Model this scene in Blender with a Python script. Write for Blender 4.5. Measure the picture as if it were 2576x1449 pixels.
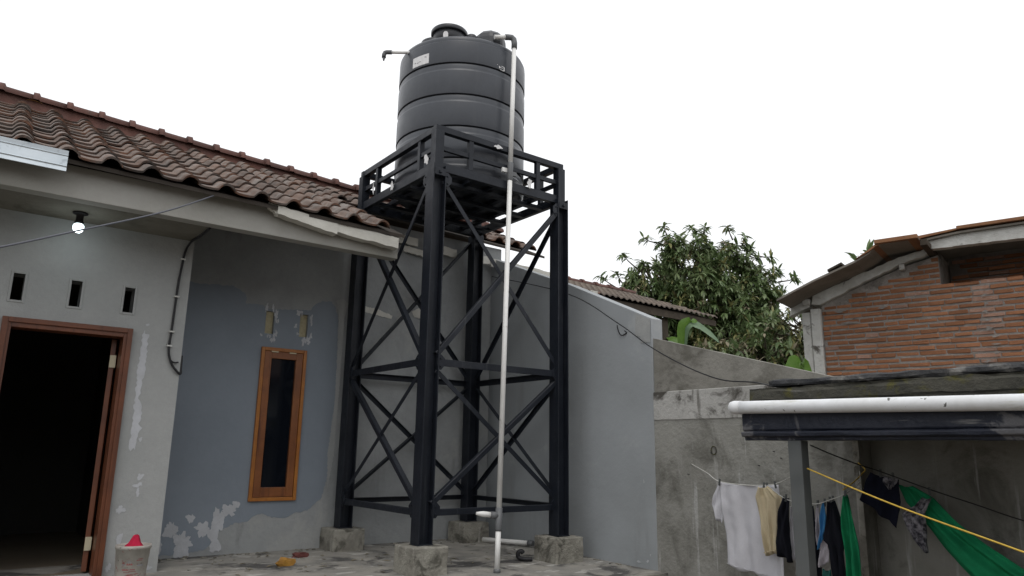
import bpy, bmesh, math, random
from mathutils import Vector, Matrix, noise as mnoise
from mathutils.geometry import tessellate_polygon
R = math.radians
random.seed(7)
for o in list(bpy.data.objects):
    bpy.data.objects.remove(o)
S = bpy.context.scene
COL = S.collection

# ------------------------------------------------------------------ camera
cam = bpy.data.cameras.new('camera')
cam.sensor_width = 36.0
cam.lens = 36.0 * 1830.84 / 2576.0
cam.clip_start, cam.clip_end = 0.05, 3000
co = bpy.data.objects.new('camera', cam)
COL.objects.link(co)
yaw, pitch, roll = R(37.1133), R(12.5337), R(0.9463)
fw = Vector((math.sin(yaw) * math.cos(pitch), math.cos(yaw) * math.cos(pitch), math.sin(pitch)))
rt = Vector((math.cos(yaw), -math.sin(yaw), 0))
up = rt.cross(fw)
r2 = rt * math.cos(roll) + up * math.sin(roll)
u2 = up * math.cos(roll) - rt * math.sin(roll)
co.matrix_world = Matrix(((r2.x, u2.x, -fw.x, 0), (r2.y, u2.y, -fw.y, 0), (r2.z, u2.z, -fw.z, 0.98), (0, 0, 0, 1)))
S.camera = co

# ------------------------------------------------------------------ world, sun, exposure
W = bpy.data.worlds.new('World')
S.world = W
W.use_nodes = True
nt = W.node_tree
nt.nodes.clear()
SUN_EL, SUN_AZ = R(62), R(215)          # azimuth clockwise from +Y
sky = nt.nodes.new('ShaderNodeTexSky')
sky.sky_type = 'NISHITA'
sky.sun_disc = False
sky.sun_elevation = SUN_EL
sky.sun_rotation = SUN_AZ
sky.air_density, sky.dust_density, sky.ozone_density = 1.0, 4.0, 1.0
mx = nt.nodes.new('ShaderNodeMix')
mx.data_type = 'RGBA'
mx.inputs[0].default_value = 0.86       # cloud deck over the blue sky
mx.inputs[7].default_value = (11.1, 11.15, 11.25, 1)
bg = nt.nodes.new('ShaderNodeBackground')
bg.inputs[1].default_value = 0.105
ow = nt.nodes.new('ShaderNodeOutputWorld')
nt.links.new(sky.outputs[0], mx.inputs[6])
nt.links.new(mx.outputs[2], bg.inputs[0])
nt.links.new(bg.outputs[0], ow.inputs[0])
sl = bpy.data.lights.new('sun', 'SUN')
sl.energy = 0.6
sl.angle = R(25)
sl.color = (1.0, 0.97, 0.93)
so = bpy.data.objects.new('sun', sl)
COL.objects.link(so)
sd = Vector((math.sin(SUN_AZ) * math.cos(SUN_EL), math.cos(SUN_AZ) * math.cos(SUN_EL), math.sin(SUN_EL)))
so.rotation_euler = sd.to_track_quat('Z', 'Y').to_euler()
so.location = (0, 0, 12)
S.view_settings.view_transform = 'Standard'
S.view_settings.look = 'None'
S.view_settings.exposure = 0.15
S.view_settings.gamma = 1.0
S.view_settings.use_curve_mapping = False

# ------------------------------------------------------------------ materials
def mat(name, c1, c2=None, scale=3.0, rough=0.8, c3=None, s3=1.2, t3=(0.55, 0.68), streak=None, st=(0.5, 0.7), ss=(9, 9, 0.6),
        bump=0.0, bscale=40.0, spec=0.35, metal=0.0, coords='world', rand=0.0, detail=6.0, fine=0.12, trans=0.0, rmax=None):
    m = bpy.data.materials.new(name)
    m.use_nodes = True
    n = m.node_tree
    b = n.nodes['Principled BSDF']
    L = n.links.new
    if coords == 'world':
        g = n.nodes.new('ShaderNodeNewGeometry'); vec = g.outputs['Position']
    else:
        g = n.nodes.new('ShaderNodeTexCoord'); vec = g.outputs['Object']
    if rand or coords == 'object':
        oi = n.nodes.new('ShaderNodeObjectInfo')
        ad = n.nodes.new('ShaderNodeVectorMath'); ad.operation = 'MULTIPLY_ADD'
        cb = n.nodes.new('ShaderNodeCombineXYZ')
        for k in range(3): L(oi.outputs['Random'], cb.inputs[k])
        ad.inputs[1].default_value = (37, 53, 71)
        L(cb.outputs[0], ad.inputs[0]); L(vec, ad.inputs[2])
        vec = ad.outputs[0]
    def noise(sc, det=6.0, rg=0.6, mp=None, dist=0.0):
        t = n.nodes.new('ShaderNodeTexNoise')
        t.inputs['Scale'].default_value = sc
        t.inputs['Detail'].default_value = det
        t.inputs['Roughness'].default_value = rg
        t.inputs['Distortion'].default_value = dist
        if mp:
            v = n.nodes.new('ShaderNodeVectorMath'); v.operation = 'MULTIPLY'
            v.inputs[1].default_value = mp
            L(vec, v.inputs[0]); L(v.outputs[0], t.inputs['Vector'])
        else:
            L(vec, t.inputs['Vector'])
        return t.outputs[0]
    def ramp(f, a, z):
        r = n.nodes.new('ShaderNodeMapRange'); r.interpolation_type = 'SMOOTHSTEP'
        r.inputs[1].default_value, r.inputs[2].default_value = a, z
        L(f, r.inputs[0]); return r.outputs[0]
    def mix(f, a, z, mode='MIX'):
        x = n.nodes.new('ShaderNodeMix'); x.data_type = 'RGBA'; x.blend_type = mode
        if isinstance(f, (int, float)): x.inputs[0].default_value = f
        else: L(f, x.inputs[0])
        for s, i in ((a, 6), (z, 7)):
            if isinstance(s, tuple): x.inputs[i].default_value = (*s, 1)
            else: L(s, x.inputs[i])
        return x.outputs[2]
    c = c1
    if c2: c = mix(ramp(noise(scale, detail), 0.32, 0.68), c1, c2)
    if c3: c = mix(ramp(noise(s3, 8, 0.65, dist=0.6), *t3), c, c3)
    if streak: c = mix(ramp(noise(1.0, 6, 0.6, ss), *st), c, streak)
    if fine:
        f = noise(bscale * 0.8, 4, 0.7)
        k = n.nodes.new('ShaderNodeMapRange')
        k.inputs[3].default_value, k.inputs[4].default_value = 1 - fine * 1.6, 1 + fine * 1.6
        L(f, k.inputs[0])
        cc = n.nodes.new('ShaderNodeCombineColor')
        for i in range(3): L(k.outputs[0], cc.inputs[i])
        c = mix(1.0, c, cc.outputs[0], 'MULTIPLY')
    if rand:
        k = n.nodes.new('ShaderNodeMapRange')
        k.inputs[3].default_value, k.inputs[4].default_value = 1 - rand, 1 + rand
        L(oi.outputs['Random'], k.inputs[0])
        cc = n.nodes.new('ShaderNodeCombineColor')
        for i in range(3): L(k.outputs[0], cc.inputs[i])
        c = mix(1.0, c, cc.outputs[0], 'MULTIPLY')
    if isinstance(c, tuple): b.inputs['Base Color'].default_value = (*c, 1)
    else: L(c, b.inputs['Base Color'])
    b.inputs['Roughness'].default_value = rough
    if rmax is not None:
        k = n.nodes.new('ShaderNodeMapRange')
        k.inputs[1].default_value, k.inputs[2].default_value = 0.3, 0.7
        k.inputs[3].default_value, k.inputs[4].default_value = rough, rmax
        L(noise(bscale * 0.25, 5), k.inputs[0]); L(k.outputs[0], b.inputs['Roughness'])
    b.inputs['Specular IOR Level'].default_value = spec
    b.inputs['Metallic'].default_value = metal
    if trans:
        b.inputs['Transmission Weight'].default_value = 0
        tr = n.nodes.new('ShaderNodeBsdfTranslucent')
        if isinstance(c, tuple): tr.inputs[0].default_value = (*c, 1)
        else: L(c, tr.inputs[0])
        ms = n.nodes.new('ShaderNodeMixShader'); ms.inputs[0].default_value = trans
        L(b.outputs[0], ms.inputs[1]); L(tr.outputs[0], ms.inputs[2])
        L(ms.outputs[0], n.nodes['Material Output'].inputs[0])
    if bump:
        bp = n.nodes.new('ShaderNodeBump')
        bp.inputs['Strength'].default_value = bump
        bp.inputs['Distance'].default_value = 0.02
        L(noise(bscale, 6, 0.65), bp.inputs['Height']); L(bp.outputs[0], b.inputs['Normal'])
    return m

M = {}
M['render_light'] = mat('pale_render', (0.374, 0.380, 0.374), (0.319, 0.330, 0.325), 1.3, .85, c3=(0.264, 0.264, 0.242), s3=.9, t3=(.58, .75), bump=.25, bscale=30, fine=.05)
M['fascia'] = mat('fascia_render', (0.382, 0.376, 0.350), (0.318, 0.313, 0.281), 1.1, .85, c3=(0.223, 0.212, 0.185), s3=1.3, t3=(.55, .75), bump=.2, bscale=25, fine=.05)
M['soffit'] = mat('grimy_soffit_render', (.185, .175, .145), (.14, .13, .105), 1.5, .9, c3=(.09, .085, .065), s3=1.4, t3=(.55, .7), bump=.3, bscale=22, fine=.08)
M['raw_cement'] = mat('raw_cement', (.325, .338, .338), (.265, .277, .28), 1.6, .9, c3=(.36, .365, .355), s3=1.1, t3=(.55, .7), streak=(.22, .228, .228), st=(.58, .75), ss=(5, 5, .8), bump=.35, bscale=22, fine=.07)
M['blue_paint'] = mat('blue_grey_paint', (0.230, 0.263, 0.302), (0.202, 0.233, 0.269), 1.0, .7, bump=.12, bscale=26, fine=.03)
M['putty'] = mat('white_putty', (.50, .515, .54), (.43, .44, .46), 6, .8, bump=.2, bscale=50, fine=.05)
M['white_wall'] = mat('grey_white_wall', (0.336, 0.358, 0.374), (0.292, 0.311, 0.321), 1.4, .75, c3=(0.374, 0.391, 0.396), s3=1.6, t3=(.6, .72), streak=(0.270, 0.286, 0.288), st=(.56, .74), ss=(4, 4, .6), bump=.16, bscale=14, fine=.05)
M['concrete'] = mat('weathered_concrete', (.305, .303, .278), (.225, .222, .20), 2.4, .92, c3=(.145, .142, .125), s3=1.9, t3=(.49, .66), streak=(.38, .38, .365), st=(.57, .70), ss=(13, 13, 1.1), bump=.6, bscale=24, fine=.12)
M['concrete_up'] = mat('brown_grey_concrete', (.27, .262, .235), (.20, .193, .17), 2.2, .92, c3=(.14, .134, .115), s3=1.8, t3=(.50, .68), bump=.5, bscale=24, fine=.1)
M['band'] = mat('stained_white_band', (.45, .445, .425), (.37, .365, .345), 2.5, .9, c3=(.085, .08, .07), s3=1.9, t3=(.53, .62), streak=(.15, .145, .13), st=(.56, .70), ss=(9, 9, 1.0), bump=.5, bscale=26, fine=.1)
M['footing'] = mat('footing_concrete', (0.324, 0.313, 0.270), (0.205, 0.194, 0.167), 6, .92, c3=(0.108, 0.103, 0.086), s3=5, t3=(.50, .62), streak=(0.367, 0.356, 0.324), st=(.6, .72), ss=(14, 14, 2), bump=.8, bscale=35, fine=.1)
M['floor'] = mat('cracked_terrace', (.33, .315, .28), (.22, .215, .20), 3.2, .9, c3=(.085, .083, .08), s3=1.7, t3=(.50, .60), streak=(.44, .43, .40), st=(.57, .64), ss=(3.2, 8, 1), bump=.9, bscale=16, fine=.2, rmax=.6)
M['ground'] = mat('packed_earth', (.16, .13, .10), (.11, .095, .075), 1.5, .95, bump=.6, bscale=12)
M['steel'] = mat('black_painted_steel', (.008, .0105, .016), (.013, .016, .023), 4, .36, c3=(.06, .066, .072), s3=4.0, t3=(.64, .76), streak=(.045, .05, .055), st=(.6, .78), ss=(26, 26, 1.0), bump=.12, bscale=30, spec=.3, fine=.15, rmax=.55)
M['tank'] = mat('black_polyethylene', (.036, .041, .051), (.043, .049, .060), 3, .30, streak=(.058, .062, .070), st=(.56, .8), ss=(9, 9, .7), bump=.02, bscale=25, spec=.5, fine=.08, rmax=.44)
M['tank_lid'] = mat('lid_plastic', (.022, .024, .029), None, 3, .42, spec=.5, fine=.05)
M['sticker'] = mat('white_sticker', (.72, .72, .72), (.62, .62, .62), 30, .5, fine=.05)
M['print'] = mat('grey_print', (.25, .25, .26), None, 3, .6, fine=0)
M['pvc'] = mat('white_pvc', (.80, .80, .78), (.74, .735, .71), 4, .42, c3=(.5, .49, .45), s3=6, t3=(.6, .75), spec=.5, fine=.05)
M['pvc_dirty'] = mat('stained_white_pvc', (.76, .78, .80), (.68, .69, .69), 5, .38, c3=(.10, .10, .09), s3=16, t3=(.635, .66), streak=(.45, .44, .36), st=(.56, .72), ss=(5, 2, 14), spec=.5, fine=.06)
M['pvc_grey'] = mat('grey_pvc', (.14, .145, .15), (.12, .125, .13), 6, .5, fine=.05)
M['wood'] = mat('varnished_teak', (.255, .09, .026), (.18, .06, .018), 5, .42, streak=(.11, .035, .015), st=(.5, .7), ss=(22, 22, 1.4), spec=.5, bump=.08, bscale=60, fine=.08)
M['wood_orange'] = mat('orange_varnish', (.40, .155, .028), (.31, .11, .022), 5, .4, streak=(.2, .065, .018), st=(.55, .75), ss=(25, 25, 1.5), spec=.5, fine=.1)
M['wood_door'] = mat('brown_door_wood', (.150, .050, .022), (.105, .036, .017), 5, .4, streak=(.085, .03, .016), st=(.5, .7), ss=(24, 24, 1.2), spec=.5, fine=.08)
M['old_wood'] = mat('old_dark_timber', (.075, .06, .045), (.05, .04, .03), 6, .9, bump=.4, bscale=30)
M['glass'] = mat('dark_window_glass', (.006, .008, .012), None, 1, .06, spec=.5, fine=0)
M['cream_block'] = mat('cream_blockwork', (.52, .47, .31), (.42, .37, .24), 10, .9, c3=(.1, .09, .06), s3=9, t3=(.6, .7), bump=.5, bscale=40)
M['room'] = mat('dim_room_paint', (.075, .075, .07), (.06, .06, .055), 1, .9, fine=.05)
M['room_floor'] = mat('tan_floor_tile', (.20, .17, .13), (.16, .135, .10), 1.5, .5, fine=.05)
M['tile'] = mat('weathered_roof_tile', (.165, .112, .088), (.122, .098, .085), 5.0, .88, c3=(.205, .182, .166), s3=6.5, t3=(.45, .66), streak=(.045, .038, .034), st=(.6, .76), ss=(7, 2, 7), bump=.35, bscale=45, coords='object', rand=.24, fine=.14)
M['tile_edge'] = mat('fired_clay_edge', (.15, .075, .048), (.09, .066, .054), 9, .85, c3=(.08, .066, .058), s3=9, t3=(.46, .6), coords='object', rand=.5, bump=.3, bscale=45, fine=.12)
M['ridge'] = mat('red_ridge_tile', (.138, .064, .05), (.105, .055, .046), 4, .8, c3=(.12, .075, .06), s3=5, t3=(.58, .75), bump=.3, bscale=35, coords='object', rand=.15, fine=.1)
M['deck'] = mat('dark_roof_batten', (.05, .042, .035), None, 3, .9, fine=.1)
M['alu'] = mat('galvanised_sheet', (.62, .68, .72), (.52, .58, .62), 4, .42, c3=(.40, .45, .48), s3=8, t3=(.55, .7), metal=.55, spec=.5, fine=.06)
M['board'] = mat('pale_cement_board', (.60, .59, .54), (.52, .51, .46), 5, .8, c3=(.30, .28, .24), s3=4, t3=(.6, .75), bump=.2, bscale=40, fine=.06)
M['cable'] = mat('black_cable', (.018, .018, .02), None, 3, .55, fine=.1)
M['wire_grey'] = mat('grey_wire', (.10, .105, .125), None, 3, .5, fine=.1)
M['rope_white'] = mat('white_cord', (.55, .55, .52), None, 3, .8, fine=.1)
M['rope_yellow'] = mat('yellow_rope', (.62, .42, .07), (.5, .33, .05), 60, .6, fine=.15)
M['brass'] = mat('cream_hinge_metal', (.60, .55, .40), None, 3, .5, metal=.2, fine=.1)
M['brick'] = mat('fired_brick', (.35, .16, .079), (.275, .122, .064), 6, .9, c3=(.20, .105, .07), s3=5, t3=(.6, .75), bump=.5, bscale=50, coords='object', rand=.24, fine=.16)
M['brick_pale'] = mat('pale_pink_brick', (.42, .25, .18), (.36, .19, .13), 5, .9, c3=(.44, .38, .33), s3=6, t3=(.52, .66), bump=.5, bscale=50, coords='object', rand=.2, fine=.14)
M['mortar'] = mat('grey_mortar', (.31, .285, .26), (.235, .215, .195), 6, .95, c3=(.1, .09, .08), s3=2, t3=(.55, .7), bump=.8, bscale=40, fine=.14)
M['plaster_old'] = mat('chipped_white_plaster', (.62, .62, .59), (.50, .495, .46), 4, .9, c3=(.12, .11, .095), s3=5, t3=(.58, .68), bump=.6, bscale=30, fine=.12)
M['asbestos'] = mat('grey_cement_sheet', (.24, .22, .19), (.18, .165, .14), 3, .9, c3=(.12, .11, .095), s3=2, t3=(.55, .7), fine=.1)
M['orange_edge'] = mat('orange_roof_edge', (.27, .135, .065), (.21, .10, .05), 5, .8, streak=(.25, .1, .045), st=(.55, .75), ss=(8, 8, 3), fine=.1)
M['black_paint'] = mat('flaking_black_paint', (.014, .018, .032), (.022, .026, .040), 3, .5, c3=(.13, .13, .14), s3=2.6, t3=(.53, .60), streak=(.19, .19, .19), st=(.60, .68), ss=(3, 1.2, 22), bump=.4, bscale=30, fine=.12)
M['moss'] = mat('mossy_concrete', (.075, .072, .058), (.045, .045, .038), 6, .95, c3=(.085, .08, .022), s3=6, t3=(.52, .66), streak=(.20, .195, .18), st=(.62, .74), ss=(4, 2, 20), bump=.8, bscale=30, fine=.14)
M['lip'] = mat('worn_black_coping', (.03, .032, .036), (.055, .055, .055), 7, .8, c3=(.16, .155, .145), s3=7, t3=(.53, .64), streak=(.24, .235, .22), st=(.63, .72), ss=(6, 3, 30), bump=.7, bscale=40, fine=.15)
M['post_grey'] = mat('grey_steel_post', (0.115, 0.123, 0.123), (0.085, 0.092, 0.092), 4, .6, streak=(0.111, 0.111, 0.111), st=(.55, .75), fine=.08)
M['bark'] = mat('bark', (.10, .08, .06), (.065, .052, .04), 8, .95, bump=.5, bscale=30)
M['leaf_a'] = mat('dark_leaf', (.092, .145, .052), (.13, .185, .075), 3, .42, spec=.5, fine=.1, trans=.25)
M['leaf_b'] = mat('mid_leaf', (.14, .20, .08), (.19, .24, .115), 3, .42, spec=.5, fine=.1, trans=.3)
M['leaf_c'] = mat('yellow_green_leaf', (.27, .26, .11), (.21, .21, .085), 3, .5, fine=.1, trans=.3)
M['leaf_d'] = mat('dry_leaf', (.27, .235, .16), (.20, .175, .115), 3, .7, fine=.1, trans=.2)
M['banana'] = mat('banana_leaf', (.15, .28, .05), (.12, .23, .042), 6, .38, spec=.5, streak=(.10, .21, .03), st=(.5, .7), ss=(30, 30, 30), fine=.06, trans=.35)
M['banana_dark'] = mat('banana_leaf_underside', (.15, .24, .14), (.19, .28, .17), 5, .45, fine=.06, trans=.3)
def cloth(n, c, k=.82, r=.9):
    return mat(n, c, tuple(x * k for x in c), 9, r, bump=.15, bscale=160, spec=.15, fine=.06, trans=.12)
M['c_white'] = cloth('white_cotton', (.66, .66, .70), .93)
M['c_beige'] = cloth('cream_cotton', (.62, .53, .36), .9)
M['c_black'] = cloth('black_cotton', (.014, .015, .022))
M['c_navy'] = cloth('navy_cloth', (.012, .014, .028))
M['c_grey'] = cloth('pale_grey_cloth', (.52, .49, .53), .9)
M['c_blue'] = cloth('sky_blue_cloth', (.07, .27, .55), .85)
M['c_green'] = cloth('green_cloth', (.02, .30, .13), .75)
M['c_teal'] = cloth('dark_teal_cloth', (.04, .17, .15))
M['c_camo'] = mat('patterned_cloth', (.30, .29, .32), (.04, .04, .05), 34, .9, spec=.15, fine=.06, detail=2)
M['pink'] = cloth('red_pink_cloth', (.55, .025, .07), .85)
M['bucket'] = mat('dirty_white_bucket', (.44, .42, .38), (.34, .32, .29), 14, .5, c3=(.32, .13, .12), s3=16, t3=(.57, .62), streak=(.1, .095, .09), st=(.63, .7), ss=(14, 14, 40), fine=.08)
M['bucket_red'] = mat('faded_red_print', (.33, .10, .10), (.25, .12, .11), 30, .6, fine=.1)
M['yellow_paper'] = mat('yellow_wrapper', (.38, .20, .035), (.28, .14, .03), 12, .6, fine=.1)
M['red_leaf'] = mat('red_brown_scrap', (.12, .04, .035), None, 5, .8, fine=.1)
M['rubber'] = mat('black_rubber', (.02, .02, .022), None, 3, .6, fine=.1)

def emit_mat(n, col, s):
    m = bpy.data.materials.new(n); m.use_nodes = True
    b = m.node_tree.nodes['Principled BSDF']
    b.inputs['Base Color'].default_value = (.8, .8, .8, 1)
    b.inputs['Emission Color'].default_value = (*col, 1)
    b.inputs['Emission Strength'].default_value = s
    return m
M['bulb'] = emit_mat('lit_bulb', (.80, .97, 1.0), 4.0)

# ------------------------------------------------------------------ mesh helpers
class MB:
    def __init__(s): s.v, s.f, s.mi, s.sm = [], [], [], []
    def vert(s, p): s.v.append(tuple(p)); return len(s.v) - 1
    def face(s, ids, mi=0, sm=False): s.f.append(tuple(ids)); s.mi.append(mi); s.sm.append(sm)
    def box(s, x0, x1, y0, y1, z0, z1, mi=0, xf=None):
        P = [(x0, y0, z0), (x1, y0, z0), (x1, y1, z0), (x0, y1, z0), (x0, y0, z1), (x1, y0, z1), (x1, y1, z1), (x0, y1, z1)]
        if xf: P = [xf @ Vector(p) for p in P]
        b = len(s.v); s.v += [tuple(p) for p in P]
        for q in ((0, 3, 2, 1), (4, 5, 6, 7), (0, 1, 5, 4), (1, 2, 6, 5), (2, 3, 7, 6), (3, 0, 4, 7)):
            s.face([b + i for i in q], mi)
        return s
    def prism(s, poly, d, mi=0):
        # poly: list of 3D points (planar), d: extrusion vector
        d = Vector(d); b = len(s.v); n = len(poly)
        s.v += [tuple(Vector(p)) for p in poly] + [tuple(Vector(p) + d) for p in poly]
        s.face(list(range(b, b + n)), mi); s.face(list(range(b + 2 * n - 1, b + n - 1, -1)), mi)
        for i in range(n):
            j = (i + 1) % n
            s.face([b + j, b + i, b + n + i, b + n + j], mi)
        return s
    def tube(s, pts, r, n=10, cap=True, mi=0):
        pts = [Vector(p) for p in pts]
        rr = r if isinstance(r, (list, tuple)) else [r] * len(pts)
        rings = []; ref = None
        for i, p in enumerate(pts):
            t = (pts[min(i + 1, len(pts) - 1)] - pts[max(i - 1, 0)]).normalized()
            if ref is None: ref = t.orthogonal().normalized()
            a = (ref - t * ref.dot(t)).normalized(); ref = a
            c = t.cross(a)
            b = len(s.v)
            for k in range(n):
                q = 2 * math.pi * k / n
                s.v.append(tuple(p + (a * math.cos(q) + c * math.sin(q)) * rr[i]))
            rings.append(b)
        for i in range(len(rings) - 1):
            for k in range(n):
                j = (k + 1) % n
                s.face([rings[i] + k, rings[i] + j, rings[i + 1] + j, rings[i + 1] + k], mi, True)
        if cap:
            s.face([rings[0] + k for k in range(n - 1, -1, -1)], mi); s.face([rings[-1] + k for k in range(n)], mi)
        return s
    def lathe(s, prof, c, n=48, mi=0, cap=True, sm=True):
        c = Vector(c); rings = []
        for r, z in prof:
            b = len(s.v)
            for k in range(n):
                q = 2 * math.pi * k / n
                s.v.append((c.x + r * math.cos(q), c.y + r * math.sin(q), c.z + z))
            rings.append(b)
        for i in range(len(rings) - 1):
            for k in range(n):
                j = (k + 1) % n
                s.face([rings[i] + k, rings[i] + j, rings[i + 1] + j, rings[i + 1] + k], mi, sm)
        if cap:
            s.face([rings[0] + k for k in range(n - 1, -1, -1)], mi); s.face([rings[-1] + k for k in range(n)], mi)
        return s
    def mesh(s, name, mats):
        me = bpy.data.meshes.new(name)
        me.from_pydata(s.v, [], s.f)
        for m in (mats if isinstance(mats, (list, tuple)) else [mats]): me.materials.append(m)
        me.polygons.foreach_set('material_index', s.mi)
        me.polygons.foreach_set('use_smooth', s.sm)
        me.update()
        bm = bmesh.new(); bm.from_mesh(me)
        bmesh.ops.recalc_face_normals(bm, faces=bm.faces)
        bm.to_mesh(me); bm.free()
        return me
    def build(s, name, mats, parent=None, bevel=0.0, loc=None, kind=None, label=None):
        o = bpy.data.objects.new(name, s.mesh(name, mats))
        COL.objects.link(o)
        if parent: o.parent = parent
        if loc is not None: o.location = loc
        if bevel:
            b = o.modifiers.new('bevel', 'BEVEL'); b.width = bevel; b.segments = 2; b.limit_method = 'ANGLE'
        if kind: o['kind'] = kind
        if label: o['label'] = label
        return o

def thing(name, label, cat, group=None, loc=(0, 0, 0), rotz=0):
    o = bpy.data.objects.new(name, None)
    COL.objects.link(o)
    o.location = loc; o.rotation_euler = (0, 0, rotz); o.empty_display_size = .1
    o['label'] = label; o['category'] = cat
    if group: o['group'] = group
    return o
def tag(o, label, cat, group=None):
    o['label'] = label; o['category'] = cat
    if group: o['group'] = group
    return o
def struct(o): o['kind'] = 'structure'; return o

def wall_holes(mb, axis, a0, a1, z0, z1, d0, d1, holes):
    """wall slab along axis 'x' or 'y' with rectangular openings (a0,a1,z0,z1)"""
    A = sorted({a0, a1, *[h[0] for h in holes], *[h[1] for h in holes]})
    Z = sorted({z0, z1, *[h[2] for h in holes], *[h[3] for h in holes]})
    solid = lambda i, k: 0 <= i < len(A) - 1 and 0 <= k < len(Z) - 1 and not any(
        h[0] <= (A[i] + A[i + 1]) / 2 <= h[1] and h[2] <= (Z[k] + Z[k + 1]) / 2 <= h[3] for h in holes)
    P = (lambda a, d, z: (a, d, z)) if axis == 'x' else (lambda a, d, z: (d, a, z))
    idx = {}
    def V(i, j, k):
        if (i, j, k) not in idx: idx[(i, j, k)] = mb.vert(P(A[i], (d0, d1)[j], Z[k]))
        return idx[(i, j, k)]
    for i in range(len(A) - 1):
        for k in range(len(Z) - 1):
            if not solid(i, k): continue
            for j in (0, 1): mb.face([V(i, j, k), V(i + 1, j, k), V(i + 1, j, k + 1), V(i, j, k + 1)])
            if not solid(i - 1, k): mb.face([V(i, 0, k), V(i, 1, k), V(i, 1, k + 1), V(i, 0, k + 1)])
            if not solid(i + 1, k): mb.face([V(i + 1, 0, k), V(i + 1, 1, k), V(i + 1, 1, k + 1), V(i + 1, 0, k + 1)])
            if not solid(i, k - 1): mb.face([V(i, 0, k), V(i + 1, 0, k), V(i + 1, 1, k), V(i, 1, k)])
            if not solid(i, k + 1): mb.face([V(i, 0, k + 1), V(i + 1, 0, k + 1), V(i + 1, 1, k + 1), V(i, 1, k + 1)])
    return mb

def jag(pts, step=.03, amp=.012, seed=0, closed=True):
    """refine a 2D outline with irregular jitter"""
    rn = random.Random(seed); out = []
    n = len(pts)
    for i in range(n if closed else n - 1):
        a, b = Vector(pts[i]), Vector(pts[(i + 1) % n])
        L = (b - a).length; k = max(1, int(L / step))
        nn = Vector((-(b - a).y, (b - a).x)).normalized() if L > 0 else Vector((0, 0))
        for j in range(k):
            p = a.lerp(b, j / k) + nn * rn.uniform(-amp, amp)
            out.append((p.x, p.y))
    return out
PATCH = [0]
def patch(name, outline, plane, m, parent, axis='y', th=.002, step=.03, amp=.012, seed=0, holes=()):
    """thin coat of paint or putty on a wall; outline in wall coordinates"""
    o2 = jag(outline, step, amp, seed)
    PATCH[0] += 1; th += .00006 * PATCH[0]
    mb = MB()
    if True:
        loops = [[Vector((a, z, 0)) for a, z in o2]] + [[Vector((a, z, 0)) for a, z in ((h[0], h[2]), (h[0], h[3]), (h[1], h[3]), (h[1], h[2]))] for h in holes]
        for lo in loops:
            for p in lo: mb.vert((p.x, plane - th, p.y) if axis == 'y' else (plane - th, p.x, p.y))
        for t in tessellate_polygon(loops): mb.face(t)
        return mb.build(name, m, parent)
    if axis == 'y': poly = [(a, plane, z) for a, z in o2]; d = (0, -th, 0)
    elif axis == 'x': poly = [(plane, a, z) for a, z in o2]; d = (-th, 0, 0)
    else: poly = [(a, b, plane) for a, b in o2]; d = (0, 0, th)
    mb.prism(poly, d)
    return mb.build(name, m, parent)
def blob(cx, cz, rx, rz, n=44, seed=0, amp=.25):
    """irregular flake outline with coarse lobes and fine chipped edge"""
    out = []
    n = max(n, 48)
    for k in range(n):
        q = 2 * math.pi * k / n; p = Vector((math.cos(q), math.sin(q), seed * 1.7))
        f = 1 + amp * 1.9 * mnoise.noise(p * 1.1) + amp * .7 * mnoise.noise(p * 2.6 + Vector((5, 0, 0))) + amp * .45 * mnoise.noise(p * 7 + Vector((0, 7, 0))) + amp * .3 * mnoise.noise(p * 17 + Vector((0, 7, 3)))
        out.append((cx + rx * f * math.cos(q), cz + rz * f * math.sin(q)))
    return out

# ------------------------------------------------------------------ ground
g = MB(); g.box(-300, 300, -300, 300, -1.2, -.6)
struct(g.build('ground', M['ground']))
def fz(y): return -.036 * (7.2 - y) / 2.73      # the terrace drains gently towards its front edge
def slab_grid(name, x0, x1, y0, y1, z0, z1, m, n=.12, amp=.006):
    mb = MB(); nx, ny = int((x1 - x0) / n), int((y1 - y0) / n)
    ids = [[mb.vert((x0 + (x1 - x0) * i / nx, y0 + (y1 - y0) * j / ny, z1 + fz(y0 + (y1 - y0) * j / ny) + (amp * mnoise.noise(Vector((i * .5, j * .5, 3))) if 0 < i < nx and 0 < j < ny else 0))) for j in range(ny + 1)] for i in range(nx + 1)]
    for i in range(nx):
        for j in range(ny): mb.face([ids[i][j], ids[i + 1][j], ids[i + 1][j + 1], ids[i][j + 1]], 0, True)
    mb.box(x0, x1, y0 + .001, y1, z0, z1 - .055)
    for i in range(nx):
        a, b = ids[i][0], ids[i + 1][0]; k = len(mb.v)
        mb.v += [(mb.v[a][0], y0, z0), (mb.v[b][0], y0, z0)]; mb.face([a, k, k + 1, b])
    return mb.build(name, m)
struct(slab_grid('terrace_floor', -7.5, 5.12, 4.47, 7.2, -.6, 0.0, M['floor']))

# ------------------------------------------------------------------ house
house = thing('house', 'grey rendered house under a brown tiled roof, with a dark open doorway and narrow window', 'house', loc=(1.5, 7, 0))
HI = Matrix.Translation((-1.5, -7, 0))
def H(o, par=house):
    o.parent = par
    o.matrix_parent_inverse = par.matrix_world.inverted() if par.type != 'EMPTY' else Matrix.Translation(-par.location)
    return o
YD = 6.55
vent_x = [(.231, .305), (.613, .686), (.992, 1.065)]
dw = H(wall_holes(MB(), 'x', -7.5, 1.478, -.6, 2.72, YD, YD + .16, [(.205, 1.084, -.0, 1.89)] + [(a, b, 2.022, 2.226) for a, b in vent_x]).build('wall', M['render_light']))
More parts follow.
